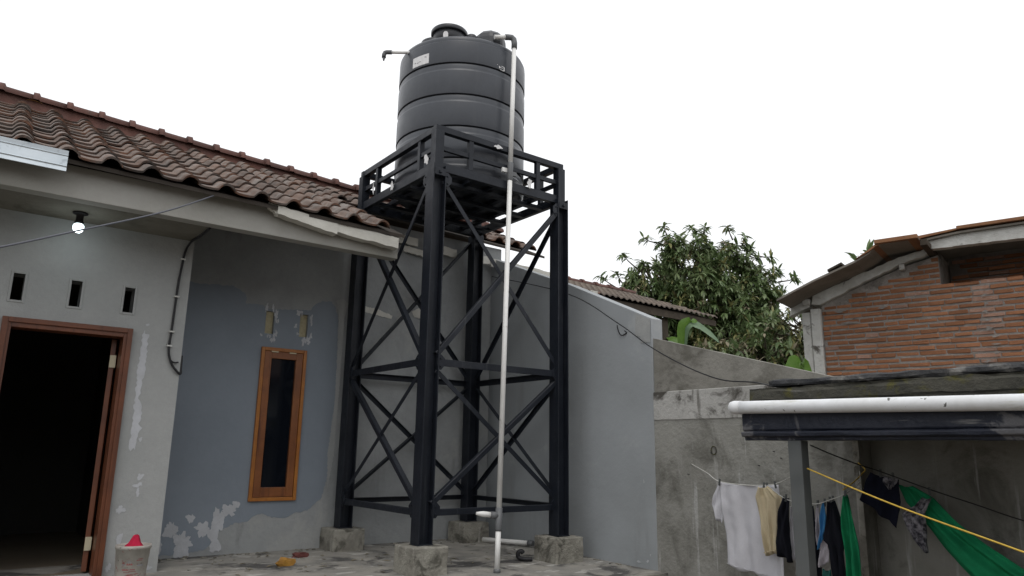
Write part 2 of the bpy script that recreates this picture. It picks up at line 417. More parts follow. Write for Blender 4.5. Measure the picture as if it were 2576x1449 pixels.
# side return of the entrance block, up to the recessed wall
mb = MB(); mb.box(1.32, 1.476, YD + .162, 7.2, -.6, 2.9)
H(mb.build('wall', M['render_light']))
for i, (a, b) in enumerate(vent_x):
    mb = MB(); w = .018
    mb.box(a - w, a, YD - .006, YD + .05, 2.022 - w, 2.226 + w); mb.box(b, b + w, YD - .006, YD + .05, 2.022 - w, 2.226 + w)
    mb.box(a, b, YD - .006, YD + .05, 2.022 - w, 2.022); mb.box(a, b, YD - .006, YD + .05, 2.226, 2.226 + w)
    H(mb.build('vent_frame', M['render_light'], bevel=.003))
# putty strip and specks on the entrance wall
H(patch('putty_patch', [(1.165, 1.87), (1.175, 1.90), (1.18, 1.865), (1.212, 1.86), (1.208, 1.72), (1.214, 1.55), (1.202, 1.46), (1.205, 1.40), (1.185, 1.335), (1.215, 1.29), (1.228, 1.22), (1.218, 1.14), (1.25, 1.10), (1.222, 1.08), (1.214, .93), (1.20, .945), (1.187, .925), (1.17, .94), (1.172, 1.1), (1.166, 1.3), (1.16, 1.5), (1.158, 1.7)], YD, M['putty'], None, step=.02, amp=.008, seed=3))
H(patch('putty_patch', [(1.175, 1.945), (1.205, 1.95), (1.205, 1.935), (1.18, 1.925)], YD, M['putty'], None, step=.02, amp=.004, seed=4))
H(patch('putty_patch', [(1.165, .28), (1.20, .30), (1.195, .25), (1.19, .22), (1.165, .20)], YD, M['putty'], None, step=.02, amp=.006, seed=5))
for i, (x, z) in enumerate(((1.245, 1.01), (1.27, .72), (1.265, .66), (1.275, .60), (1.15, .47), (1.17, .475), (1.40, .10), (1.13, .05), (1.41, .03))):
    H(patch('putty_patch', blob(x, z, .012 + .01 * (i % 3), .016 + .014 * (i % 2), 30, i, .5), YD, M['putty'], None, step=.2, amp=0, seed=i))
# recessed wall with the narrow window
WX0, WX1, WZ0, WZ1 = 2.352, 2.815, .463, 1.936
bl = H(wall_holes(MB(), 'x', 1.478, 5.27, -.6, 3.46, 7.2, 7.35, [(WX0 + .004, WX1 - .004, WZ0 + .004, WZ1 - .004), (2.37, 2.455, 2.072, 2.300), (2.722, 2.808, 2.075, 2.310)]).build('wall', M['raw_cement']))
for a, b in ((2.37, 2.455), (2.722, 2.808)):
    mb = MB(); mb.box(a + .001, b - .001, 7.235, 7.34, 2.073, 2.309)
    H(mb.build('vent_block', M['cream_block']))
H(patch('paint_coat', [(1.480, .02), (1.480, 2.50), (1.67, 2.478), (2.026, 2.50), (2.155, 2.44), (2.163, 2.345), (2.335, 2.352), (2.36, 2.318), (2.834, 2.36), (2.84, 2.395), (2.942, 2.475), (3.05, 2.48), (3.10, 2.42), (3.135, 2.3), (3.15, 2.0), (3.16, 1.5), (3.14, 1.2), (3.16, .9), (3.12, .62), (3.08, .47), (2.95, .36), (2.82, .34), (2.74, .30), (2.6, .31), (2.50, .35), (2.42, .33), (2.37, .28), (2.25, .27), (2.10, .20), (2.05, .10), (2.0, .05), (1.8, .03)], 7.2, M['blue_paint'], None, step=.018, amp=.007, seed=8, holes=[(WX0 + .004, WX1 - .004, WZ0 + .004, WZ1 - .004), (2.37, 2.455, 2.072, 2.300), (2.722, 2.808, 2.075, 2.310)]))
rn = random.Random(5)
for i, (x, z, a, b) in enumerate(((1.56, .16, .06, .14), (1.70, .245, .05, .06), (1.86, .33, .035, .035), (1.81, .12, .075, .11), (1.97, .24, .055, .065), (2.10, .28, .05, .12), (2.19, .38, .06, .045), (2.08, .13, .05, .09), (2.25, .44, .03, .04))):
    H(patch('putty_patch', blob(x, z, a, b, 60, i + 20, .45), 7.198, M['putty'], None, step=.2, amp=0, seed=i + 30))
# chipped white plaster round the two blocked vents
for i in range(34):
    cx = 2.41 if i % 2 else 2.765
    s = rn.choice((-1, 1)); x = cx + s * rn.uniform(.05, .085); z = rn.uniform(2.04, 2.33)
    if rn.random() < .3: x = cx + rn.uniform(-.05, .07); z = rn.choice((2.325, 2.05, 2.02))
    H(patch('chipped_plaster', blob(x, z, rn.uniform(.006, .016), rn.uniform(.01, .034), 30, i, .7), 7.1979, M['putty'], None, step=.2, amp=0, seed=i))
for i, o in enumerate((
    [(3.10, 2.50), (3.17, 2.53), (3.24, 2.49), (3.21, 2.35), (3.20, 1.6), (3.19, .9), (3.14, .55), (3.12, .9), (3.16, 1.4), (3.15, 2.0), (3.14, 2.35)],
    [(3.28, 2.50), (3.60, 2.47), (3.78, 2.42), (3.76, 2.38), (3.55, 2.41), (3.30, 2.44)],
    [(4.02, 2.50), (4.12, 2.56), (4.20, 2.50), (4.17, 2.43), (4.05, 2.44)],
    [(4.26, 2.1), (4.31, 2.05), (4.33, 1.5), (4.35, 1.0), (4.37, .75), (4.33, .72), (4.31, 1.1), (4.29, 1.5), (4.26, 1.8)])):
    H(patch('putty_patch', o, 7.2, M['board'] if i else M['render_light'], None, step=.012, amp=.005, seed=60 + i))
# window: orange frame, darker sash, glass
win = bpy.data.objects.new('window', None)
def framebox(mb, x0, x1, z0, z1, w, y0, y1, wb=None):
    wb = wb or w
    mb.box(x0, x0 + w, y0, y1, z0, z1); mb.box(x1 - w, x1, y0, y1, z0, z1)
    mb.box(x0 + w, x1 - w, y0, y1, z1 - w, z1); mb.box(x0 + w, x1 - w, y0, y1, z0, z0 + wb)
    return mb
fr = H(framebox(MB(), WX0, WX1, WZ0, WZ1, .034, 7.170, 7.29).build('window', M['wood_orange'], bevel=.004))
def sub(o, par): o.parent = par; o.matrix_parent_inverse = par.matrix_world.inverted(); return o
bpy.context.view_layer.update()
sub(framebox(MB(), WX0 + .037, WX1 - .037, WZ0 + .037, WZ1 - .037, .070, 7.178, 7.222, .09).build('sash', M['wood'], bevel=.004), fr)
mb = MB(); mb.box(WX0 + .10, WX1 - .10, 7.204, 7.210, WZ0 + .12, WZ1 - .10)
sub(mb.build('pane', M['glass']), fr)
for x in (WX0 + .13, WX1 - .15):
    mb = MB(); mb.box(x - .035, x + .035, 7.164, 7.176, WZ1 - .046, WZ1 - .036)
    sub(mb.build('hinge', M['brass']), fr)
# door frame, opened leaf, hinges
DF = H(MB().box(.205, .267, YD - .03, YD + .13, 0, 1.889).box(1.022, 1.084, YD - .03, YD + .13, 0, 1.889).box(.267, 1.022, YD - .03, YD + .13, 1.815, 1.889)
       .box(.205, .245, YD - .045, YD - .03, 0, 1.889).box(1.046, 1.084, YD - .045, YD - .03, 0, 1.889).box(.245, 1.046, YD - .045, YD - .03, 1.85, 1.889).build('door_frame', M['wood_door'], bevel=.004))
lf = H(MB().box(-.019, .019, .0, .72, .015, 1.81, xf=Matrix.Translation((.985, YD + .137, 0)) @ Matrix.Rotation(R(-17), 4, 'Z')).build('door', M['wood_door'], bevel=.004))
bpy.context.view_layer.update()
for z in (1.63, .22):
    sub(MB().box(.968, 1.012, YD + .124, YD + .134, z - .05, z + .05).build('hinge', M['brass']), lf)
# room behind the door
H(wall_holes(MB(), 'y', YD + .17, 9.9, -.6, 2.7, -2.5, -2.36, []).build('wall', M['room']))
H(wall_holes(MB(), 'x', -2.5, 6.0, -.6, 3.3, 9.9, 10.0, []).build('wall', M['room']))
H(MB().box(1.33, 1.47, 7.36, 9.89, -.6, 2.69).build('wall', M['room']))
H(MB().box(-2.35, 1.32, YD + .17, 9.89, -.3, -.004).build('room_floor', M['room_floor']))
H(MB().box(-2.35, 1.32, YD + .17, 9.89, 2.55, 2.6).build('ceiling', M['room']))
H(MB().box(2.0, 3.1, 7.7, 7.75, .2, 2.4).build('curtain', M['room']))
# porch soffit and fascia
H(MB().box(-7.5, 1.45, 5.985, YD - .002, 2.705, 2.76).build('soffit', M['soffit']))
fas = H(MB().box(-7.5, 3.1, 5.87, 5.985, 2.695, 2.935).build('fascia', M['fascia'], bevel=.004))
# ---- roof
def zr(x, y): return 2.968 - .013 * x + (y - 5.74) * (.495 - .009 * x)
roof = bpy.data.objects.new('roof', None)
mb = MB()
def deckquad(x0, x1, y0, y1, off=-.035):
    mb.prism([(x0, y0, zr(x0, y0) + off), (x1, y0, zr(x1, y0) + off), (x1, y1, zr(x1, y1) + off), (x0, y1, zr(x0, y1) + off)], (0, 0, -.03))
deckquad(-7.5, 3.10, 5.76, 8.47); deckquad(3.10, 5.95, 7.16, 8.47)
for x0, x1 in ((-7.5, 5.95),):
    mb.prism([(x0, 8.47, zr(x0, 8.47) - .035), (x1, 8.47, zr(x1, 8.47) - .035), (x1, 11.2, 2.95), (x0, 11.2, 2.95)], (0, 0, -.03))
roof = H(mb.build('roof', M['deck']))
bpy.context.view_layer.update()
PW = .273
prof = [(0, .014), (.010, .006), (.03, .0), (.07, -.003), (.115, -.003), (.148, .002), (.158, .015), (.168, .030), (.180, .042), (.197, .051), (.215, .053), (.233, .050), (.250, .041), (.265, .029), (.278, .014), (.286, .003)]
def tile_mesh(seed):
    rn = random.Random(seed); TL, th = .30, .016
    mb = MB(); n = len(prof); rows = [0, .10, .2, TL]
    top, bot = [], []
    for y in rows:
        top.append([mb.vert((u, y + (rn.uniform(-.003, .003) if y == 0 else 0), h * (1.03 if y == 0 else 1))) for u, h in prof])
        bot.append([mb.vert((u, y, h - th)) for u, h in prof])
    for j in range(len(rows) - 1):
        for i in range(n - 1):
            mb.face([top[j][i], top[j][i + 1], top[j + 1][i + 1], top[j + 1][i]], 0, True)
            mb.face([bot[j][i + 1], bot[j][i], bot[j + 1][i], bot[j + 1][i + 1]], 1, True)
        mb.face([top[j][0], top[j + 1][0], bot[j + 1][0], bot[j][0]], 1); mb.face([top[j + 1][n - 1], top[j][n - 1], bot[j][n - 1], bot[j + 1][n - 1]], 1)
    for i in range(n - 1):
        mb.face([top[0][i + 1], top[0][i], bot[0][i], bot[0][i + 1]], 1)
    me = bpy.data.meshes.new('tile'); me.from_pydata(mb.v, [], mb.f)
    me.materials.append(M['tile']); me.materials.append(M['tile_edge'])
    me.polygons.foreach_set('material_index', mb.mi); me.polygons.foreach_set('use_smooth', mb.sm); me.update()
    return me
tms = [tile_mesh(i) for i in range(4)]
rinv = roof.matrix_world.inverted()
rn = random.Random(11); cand = []
STEP = .2265
for k in range(-6, 22):
    x = -.085 + PW * k
    if x > 5.75: continue
    for r in range(12):
        y = 5.725 + STEP * r
        if x + PW > 3.16 and y < 7.10: continue
        cand.append((x, y))
far = [c for c in cand if c[0] < -.36]       # left of the frame
near = [c for c in cand if c[0] >= -.36]
def tile_mat(x, y):
    a = math.atan(.495 - .009 * x)
    jit = 1.0
    return Matrix.Translation((x + rn.uniform(-.005, .005), y + rn.uniform(-.007, .007), zr(x, y) + .002 + rn.uniform(0, .007))) @ Matrix.Rotation(rn.uniform(-.012, .012), 4, 'Y') @ Matrix.Rotation(rn.uniform(-.018, .018), 4, 'Z') @ Matrix.Rotation(a - .072 + rn.uniform(-.012, .012), 4, 'X')
near.sort(key=lambda c: c[0] ** 2 + c[1] ** 2)
for x, y in near[:300]:
    o = bpy.data.objects.new('tile', rn.choice(tms)); COL.objects.link(o)
    o.parent = roof; o.matrix_world = tile_mat(x, y)
    o.matrix_parent_inverse = rinv; o.matrix_basis = tile_mat(x, y)
def merged_tiles(name, lst, par):
    mb = MB()
    for x, y in lst:
        me = rn.choice(tms); T = tile_mat(x, y); b = len(mb.v)
        mb.v += [tuple(T @ v.co) for v in me.vertices]
        for p in me.polygons: mb.face([b + i for i in p.vertices], p.material_index, p.use_smooth)
    me = bpy.data.meshes.new(name); me.from_pydata(mb.v, [], mb.f); me.materials.append(M['tile']); me.materials.append(M['tile_edge'])
    me.polygons.foreach_set('material_index', mb.mi); me.polygons.foreach_set('use_smooth', mb.sm)
    o = bpy.data.objects.new(name, me); COL.objects.link(o); o['kind'] = 'stuff'
    return sub(o, par)
if far + near[300:]: merged_tiles('outlying_tiles', far + near[300:], roof)
# mortar bedding under the ridge caps
mb = MB(); ids = []
for k in range(60):
    x = -7.5 + 13.45 * k / 59
    ids.append([mb.vert((x, 8.40 + .008 * mnoise.noise(Vector((k * .9, 0, 0))), zr(x, 8.40) - .02)), mb.vert((x, 8.425, zr(x, 8.425) + .10)), mb.vert((x, 8.53, zr(x, 8.425) + .10)), mb.vert((x, 8.55, zr(x, 8.40) - .03))])
for k in range(59):
    for q in range(4): mb.face([ids[k][q], ids[k][(q + 1) % 4], ids[k + 1][(q + 1) % 4], ids[k + 1][q]])
mb.face(ids[0]); mb.face(ids[-1][::-1])
sub(mb.build('ridge_bedding', M['ridge']), roof)
# ridge caps
rc = MB()
n = 12
secs = [(-.02, .108), (.03, .112), (.045, .085), (.30, .082)]
rings = []
for x, r in secs:
    b = len(rc.v)
    for k in range(n + 1):
        q = math.pi * (k / n)
        rc.v.append((x, -r * math.cos(q) * 1.15, r * math.sin(q) * 1.0))
    rings.append(b)
for i in range(len(secs) - 1):
    for k in range(n): rc.face([rings[i] + k, rings[i + 1] + k, rings[i + 1] + k + 1, rings[i] + k + 1], 0, True)
rc.face([rings[0] + k for k in range(n + 1)]); rc.face([rings[-1] + k for k in range(n, -1, -1)])
rcm = rc.mesh('ridge_cap', M['ridge'])
for k in range(-8, 21):
    x = -.07 + .2975 * k
    if x > 5.9: continue
    o = bpy.data.objects.new('ridge_cap', rcm); COL.objects.link(o); o.parent = roof
    o.matrix_parent_inverse = rinv
    o.matrix_basis = Matrix.Translation((x, 8.475 + rn.uniform(-.006, .006), zr(x, 8.475) + .058)) @ Matrix.Rotation(.0365 + rn.uniform(-.01, .01), 4, 'Y')
# verge board and broken pale boards under the roof edges
def board(pts, th, name='board', m='board'):
    """plank between two points: pts = [(x,y,z_top), (x,y,z_top)], height from list"""
    (x0, y0, z0, h0), (x1, y1, z1, h1) = pts
    mb = MB(); N = 10; rr = random.Random(int(x0 * 100)); A = []
    for i in range(N + 1):
        t = i / N; j = rr.uniform(-.006, .006)
        A.append((x0 + (x1 - x0) * t, y0 + (y1 - y0) * t, z0 + (z1 - z0) * t + j, h0 + (h1 - h0) * t + rr.uniform(-.004, .004)))
    idx = []
    for x, y, z, h in A:
        idx.append([mb.vert((x, y, z)), mb.vert((x, y, z - h)), mb.vert((x, y + th, z - h)), mb.vert((x, y + th, z))])
    for i in range(N):
        for k in range(4): mb.face([idx[i][k], idx[i][(k + 1) % 4], idx[i + 1][(k + 1) % 4], idx[i + 1][k]])
    mb.face(idx[0]); mb.face(idx[-1][::-1])
    return H(mb.build(name, M[m]))
board([(1.915, 5.755, 2.925, .07), (2.45, 5.765, 2.885, .10)], .10)
board([(2.42, 5.775, 2.893, .085), (3.045, 5.76, 2.865, .10)], .09)
board([(1.85, 5.79, 2.945, .045), (1.925, 5.775, 2.93, .085)], .04)
H(MB().prism([(2.17, 5.812, 2.90), (2.30, 5.812, 2.935), (2.36, 5.812, 2.925), (2.46, 5.812, 2.905), (2.47, 5.812, 2.885), (2.2, 5.812, 2.875)], (0, .03, 0)).build('board', M['board']))
board([(3.72, 7.12, 3.36, .10), (4.02, 7.13, 3.35, .09)], .03)
board([(4.16, 7.12, 3.33, .11), (4.55, 7.12, 3.31, .10)], .03)
board([(4.88, 7.11, 3.30, .10), (5.08, 7.12, 3.31, .09)], .03)
board([(5.05, 7.10, 3.29, .10), (6.0, 7.11, 3.27, .11)], .03)
board([(3.85, 7.14, 3.24, .07), (4.2, 7.14, 3.22, .07)], .02)
# galvanised ribbed sheet hanging at the porch edge
mb = MB(); pr = [(0, 2.975), (.004, 2.945), (-.006, 2.938), (-.002, 2.93), (-.004, 2.865), (-.012, 2.858), (-.006, 2.85), (-.010, 2.822)]
mb2 = []
for x in (-3.2, .398):
    mb2.append([mb.vert((x, 5.70 + d, z)) for d, z in pr] + [mb.vert((x, 5.712 + d, z)) for d, z in reversed(pr)])
L_ = len(mb2[0])
for k in range(L_): mb.face([mb2[0][k], mb2[0][(k + 1) % L_], mb2[1][(k + 1) % L_], mb2[1][k]])
mb.face(mb2[0]); mb.face(mb2[1][::-1])
H(mb.build('metal_fascia_sheet', M['alu']))

# ceiling bulb
bx, by, bz = .575, 6.27, 2.705
lamp = thing('ceiling_lamp', 'lit white bulb in a black holder under the porch ceiling', 'light bulb', loc=(bx, by, bz))
MB().lathe([(.052, 0), (.052, -.012), (.03, -.018), (.026, -.02), (.026, -.07), (.032, -.072), (.032, -.088), (.022, -.09)], (0, 0, 0), 20).build('holder', M['rubber'], lamp)
MB().lathe([(.022, -.088), (.036, -.10), (.038, -.115), (.037, -.13), (.03, -.147), (.018, -.157), (.004, -.16)], (0, 0, 0), 20).build('bulb', M['bulb'], lamp)
pl = bpy.data.lights.new('bulb_light', 'POINT'); pl.energy = .6; pl.color = (.82, .95, 1); pl.shadow_soft_size = .05
po = bpy.data.objects.new('bulb_light', pl); COL.objects.link(po); po.parent = lamp; po.location = (0, 0, -.2)

# cables
def curve_pts(pts, n=8):
    P = [Vector(p) for p in pts]; out = []
    for i in range(len(P) - 1):
        p0, p1, p2, p3 = P[max(i - 1, 0)], P[i], P[i + 1], P[min(i + 2, len(P) - 1)]
        for k in range(n):
            t = k / n
            out.append(.5 * ((2 * p1) + (p2 - p0) * t + (2 * p0 - 5 * p1 + 4 * p2 - p3) * t * t + (3 * p1 - p0 - 3 * p2 + p3) * t ** 3))
    return out + [P[-1]]
cab = thing('power_cable', 'black power cable clipped down the corner of the entrance wall', 'cable', loc=(1.40, 6.54, 2.7))
def C(mb, name, m, par):
    o = mb.build(name, m); o.parent = par; o.matrix_parent_inverse = Matrix.Translation(-par.location); return o
C(MB().tube(curve_pts([(1.455, 5.98, 2.692), (1.458, 6.25, 2.69), (1.44, 6.50, 2.685), (1.41, 6.535, 2.60), (1.395, 6.535, 2.45), (1.384, 6.535, 2.29), (1.376, 6.535, 1.92), (1.370, 6.532, 1.75), (1.40, 6.53, 1.64), (1.45, 6.53, 1.575), (1.484, 6.54, 1.556), (1.487, 6.555, 1.60), (1.483, 6.565, 1.71)]), .0095, 8), 'cable', M['cable'], cab)
C(MB().tube(curve_pts([(1.372, 6.527, 1.73), (1.39, 6.525, 1.665), (1.42, 6.525, 1.645), (1.455, 6.53, 1.65)]), .007, 7), 'cable', M['cable'], cab)
for z, x in ((2.53, 1.398), (2.2, 1.383), (1.9, 1.376), (1.78, 1.371)):
    C(MB().box(x - .02, x + .02, 6.520, 6.549, z - .006, z + .006), 'clip', M['rope_white'], cab)
o = tag(MB().tube(curve_pts([(1.505, 5.865, 2.978), (1.0, 5.38, 2.58), (.427, 4.80, 2.185), (.05, 4.42, 1.93), (-.5, 3.87, 1.58)]), .0058, 7).build('wire', M['wire_grey']), 'grey wire strung from the porch fascia out past the lit bulb', 'wire')
o = tag(MB().tube(curve_pts([(4.92, 6.9, 3.0), (5.05, 5.685, 2.611), (5.04, 4.939, 2.196), (5.04, 4.538, 1.93), (5.04, 4.116, 1.708), (5.03, 3.761, 1.575), (4.95, 3.40, 1.525), (4.5, 2.9, 1.43)]), .0055, 7).build('wire', M['cable']), 'thin black wire sagging across the pale grey and concrete boundary walls', 'wire')

# ------------------------------------------------------------------ boundary walls
ww = MB().prism([(5.12, 4.585, -.6), (5.12, 7.1995, -.6), (5.12, 7.1995, 3.32), (5.12, 5.755, 2.739), (5.12, 4.585, 2.211)], (.15, 0, 0)).build('boundary_wall', M['white_wall'], bevel=.006)
tag(ww, 'smooth pale grey boundary wall with a sloping top behind the steel stand', 'wall')
for i, (y, z, a, b) in enumerate(((4.70, .03, .012, .012), (4.80, .02, .018, .010), (4.66, .09, .006, .008), (4.72, .72, .004, .014))):
    o = patch('splash_patch', blob(y, z, a, b, 40, i + 70, .5), 5.12, M['putty'], None, 'x', step=.2, amp=0); o.parent = ww
o = patch('repair_patch', [(4.60, 2.20), (4.78, 2.285), (4.79, 2.06), (4.72, 2.05), (4.72, 1.99), (4.60, 1.98)], 5.12, M['render_light'], None, 'x', step=.02, amp=.004, seed=2); o.parent = ww
cw = thing('concrete_wall', 'weathered bare concrete boundary wall with a stained whitish band behind the laundry', 'wall', loc=(5.2, 3.5, -.6))
C(MB().prism([(5.135, 4.583, 1.52), (5.135, 4.583, 2.02), (5.135, 2.2, 1.365), (5.135, 2.2, 1.2), (5.135, 4.583, 1.2)], (.12, 0, 0)), 'upper_wall', M['concrete_up'], cw)
C(MB().box(5.112, 5.133, 2.72, 4.583, 1.262, 1.518), 'band', M['band'], cw).modifiers.new('b', 'BEVEL').width = .006
C(MB().box(5.120, 5.26, 2.69, 4.583, -.6, 1.262), 'lower_wall', M['concrete'], cw)
C(MB().box(5.112, 5.119, 2.690, 2.735, -.6, 1.10), 'corner_strip', M['footing'], cw)
C(MB().tube([Vector((5.116, 3.933 + .026 * math.cos(q), 1.002 + .034 * math.sin(q))) for q in [k * math.pi / 9 for k in range(19)]], .004, 6, False), 'ring_stain', M['moss'], cw)
for i, (y, z) in enumerate(((3.95, .98), (3.36, 1.0), (4.2, .8), (3.30, .95), (3.5, .89), (3.2, .82))):
    C(MB().tube([(5.118, y, z), (5.095, y, z + .002)], .0035, 6), 'nail', M['rubber'], cw)
# recessed shed interior wall
dwall = MB().box(5.121, 5.42, 2.70, 2.82, -.6, 1.2)
dwall.box(5.30, 5.42, -1.6, 2.699, -.6, 1.2); dwall.box(3.97, 5.42, -1.72, -1.60, -.6, 1.2)
shed = thing('shed', 'low concrete lean-to with a black beam and mossy flat roof over the laundry', 'shed', loc=(4.6, 1, -.6))
C(dwall, 'rear_wall', M['concrete'], shed)
def beam_profile(name, prof, y0, y1, m, rough=.0025, step=.05):
    """profile swept along y with worn, uneven edges"""
    mb = MB(); n = len(prof); N = int((y1 - y0) / step); ids = []
    for k in range(N + 1):
        y = y0 + (y1 - y0) * k / N
        ids.append([mb.vert((x + rough * 2 * mnoise.noise(Vector((y * 5, i * 3.1, 0))) + rough * mnoise.noise(Vector((y * 19, i * 3.1, 4))), y + (rough * 2 * mnoise.noise(Vector((i * 2.3, 1, k))) if k in (0, N) else 0),
                             z + rough * 2 * mnoise.noise(Vector((y * 5, i * 3.1, 9))) + rough * mnoise.noise(Vector((y * 17, i * 3.1, 14))))) for i, (x, z) in enumerate(prof)])
    for k in range(N):
        for q in range(n): mb.face([ids[k][q], ids[k][(q + 1) % n], ids[k + 1][(q + 1) % n], ids[k + 1][q]])
    mb.face(ids[0]); mb.face(ids[-1][::-1])
    return C(mb, name, m, shed)
b1 = beam_profile('beam', [(3.985, 1.115), (3.97, 1.125), (3.97, 1.245), (4.12, 1.245), (4.12, 1.062), (3.99, 1.062), (3.985, 1.082), (3.955, 1.086), (3.950, 1.108), (3.960, 1.115)], -1.6, 2.825, M['black_paint'])
b1.modifiers.new('b', 'BEVEL').width = .004
beam_profile('parapet', [(4.085, 1.249), (4.08, 1.30), (4.07, 1.31), (4.072, 1.36), (4.082, 1.375), (4.08, 1.388), (4.20, 1.390), (4.20, 1.249)], -1.6, 2.835, M['moss'], .005, .035)
beam_profile('parapet_lip', [(4.12, 1.397), (4.112, 1.41), (4.118, 1.43), (4.14, 1.44), (4.34, 1.442), (4.34, 1.397)], -1.6, 2.715, M['lip'], .005, .03)
C(MB().box(4.205, 5.42, -1.6, 2.69, 1.205, 1.30), 'roof_slab', M['moss'], shed)
C(MB().box(4.205, 5.11, 2.692, 2.835, 1.205, 1.39), 'roof_slab', M['moss'], shed)
# steel post: channel section
px0, px1, py0, py1 = 3.985, 4.068, 2.440, 2.524
C(MB().box(px0, px0 + .012, py0, py1, -.6, 1.06).box(px0 + .013, px1, py1 - .008, py1, -.6, 1.06).box(px0 + .013, px1, py0 + .006, py0 + .014, -.6, 1.06), 'post', M['post_grey'], shed)
pipe = thing('gutter_pipe', 'stained white plastic pipe lying along the black shed beam', 'pipe', loc=(3.93, 1, 1.24))
C(MB().tube([(3.925, 2.84 - .15 * i, 1.262 - .0028 * i) for i in range(31)], .039, 20), 'pipe', M['pvc_dirty'], pipe)
C(MB().tube([(3.925, 2.79, 1.261), (3.925, 2.842, 1.262), (3.925, 2.862, 1.262), (3.925, 2.874, 1.262)], [.042, .042, .038, .026], 20), 'end_cap', M['pvc_dirty'], pipe)

# ------------------------------------------------------------------ tank stand
LX, LY = (3.262, 4.762), (5.50, 7.03)
ft_lab = {(0, 0): 'square concrete footing under the front steel leg nearest the camera', (1, 0): 'square concrete footing under the right steel leg beside the pale grey wall',
          (0, 1): 'square concrete footing under the left steel leg against the blue grey wall', (1, 1): 'square concrete footing under the rear steel leg in the wall corner'}
ZP = .198
for (i, j), lab in ft_lab.items():
    dx, dy = (-.05, -.06) if (i, j) == (1, 0) else (0, 0) if (i, j) != (1, 1) else (-.03, -.05)
    x, y = LX[i] + dx, LY[j] + dy
    mb = MB(); N = 6
    mb.box(x - .165, x + .165, y - .165, y + .165, -.06, ZP)
    o = mb.build('footing', M['footing'], bevel=.012)
    bm = bmesh.new(); bm.from_mesh(o.data); bmesh.ops.subdivide_edges(bm, edges=bm.edges, cuts=4, use_grid_fill=True)
    for v in bm.verts: v.co += Vector((mnoise.noise(v.co * 9), mnoise.noise(v.co * 9 + Vector((9, 0, 0))), .5 * mnoise.noise(v.co * 9 + Vector((0, 9, 0))) if v.co.z > .1 else 0)) * .010
    bm.to_mesh(o.data); bm.free()
    tag(o, lab, 'footing', 'concrete footings of the tank stand')
ctr = (4.01, 6.27, ZP)
stand = thing('tank_stand', 'tall black steel tower with cross braces and a railed platform carrying the tank', 'water tower', loc=ctr)
def SP(mb, name, bevel=.002):
    o = C(mb, name, M['steel'], stand)
    if bevel: bv = o.modifiers.new('b', 'BEVEL'); bv.width = bevel; bv.limit_method = 'ANGLE'
    return o
ZC0, ZC1 = 3.496, 3.944
# H beam legs (flanges face +-X, web between)
h = .068; tf = .010; tw = .008
for i in (0, 1):
    for j in (0, 1):
        x, y = LX[i], LY[j]
        if (i, j) == (1, 0): xb, yb = x - .045, y - .06
        else: xb, yb = x, y
        def leaned(mb):
            for k, v in enumerate(mb.v):
                t = max(0, 1 - (v[2] - ZP) / (ZC0 - ZP)); mb.v[k] = (v[0] + (xb - x) * t, v[1] + (yb - y) * t, v[2])
            return mb
        zt = ZC0 - .004
        mb = MB().box(x - h, x - h + tf, y - h, y + h, ZP + .006, zt + (.05 if j == 0 else 0)).box(x + h - tf, x + h, y - h, y + h, ZP + .006, zt + (.05 if j == 0 else 0)).box(x - h + tf, x + h - tf, y - tw / 2, y + tw / 2, ZP + .006, zt)
        SP(leaned(mb), 'leg')
        mb = MB().box(x - .075, x + .075, y - .075, y + .075, ZP + .001, ZP + .007)
        SP(leaned(mb), 'base_plate')
        mb = MB().box(x - h + tf + .001, x + h - tf - .001, y - h - .004, y - h + .004, zt - .06, zt + .01).box(x - .012, x + .012, y - h - .02, y - h - .004, zt - .04, zt - .016)
        SP(mb, 'bracket')
def angle_bar(A, B, n, w=.052, t=.006, lip=.045):
    """L section from A to B; n is the outward normal of the tower face"""
    A, B, n = Vector(A), Vector(B), Vector(n)
    d = (B - A).normalized(); s = n.cross(d).normalized()
    if s.z < 0: s = -s
    mb = MB()
    def quadbar(o0, o1, p0, p1):
        # rectangular section spanned by s (o0..o1) and n (p0..p1)
        P = []
        for E in (A, B):
            for a, b in ((o0, p0), (o1, p0), (o1, p1), (o0, p1)): P.append(E + s * a + n * b)
        b0 = len(mb.v); mb.v += [tuple(p) for p in P]
        for k in range(4): mb.face([b0 + k, b0 + (k + 1) % 4, b0 + 4 + (k + 1) % 4, b0 + 4 + k])
        mb.face([b0 + 3, b0 + 2, b0 + 1, b0]); mb.face([b0 + 4, b0 + 5, b0 + 6, b0 + 7])
    quadbar(-w / 2, w / 2, 0, t)
    quadbar(w / 2 - t, w / 2, -lip, -.0005)
    return mb
ZM, ZB = 1.717, .455
faces = [((0, 0), (1, 0), (0, -1, 0)), ((0, 0), (0, 1), (-1, 0, 0)), ((0, 1), (1, 1), (0, 1, 0)), ((1, 0), (1, 1), (1, 0, 0))]
for a, b, nrm in faces:
    n_ = Vector(nrm); off = n_ * (h - .02)
    A = Vector((LX[a[0]], LY[a[1]], 0)) + off; B = Vector((LX[b[0]], LY[b[1]], 0)) + off
    d = (B - A).normalized(); A2 = A + d * .055; B2 = B - d * .055
    Z = lambda P, z: P + Vector((0, 0, z))
    SP(angle_bar(Z(A2, ZM), Z(B2, ZM), n_, .062), 'beam'); SP(angle_bar(Z(A2, ZB), Z(B2, ZB), n_, .052), 'beam')
    sft = -.012
    for z0, z1 in ((ZB + .07, ZM - .07), (ZM + .07, ZC0 - .10)):
        SP(angle_bar(Z(A2, z0), Z(B2, z1), n_, .044), 'brace'); SP(angle_bar(Z(A2, z1) + n_ * sft, Z(B2, z0) + n_ * sft, n_, .044, lip=.03), 'brace')
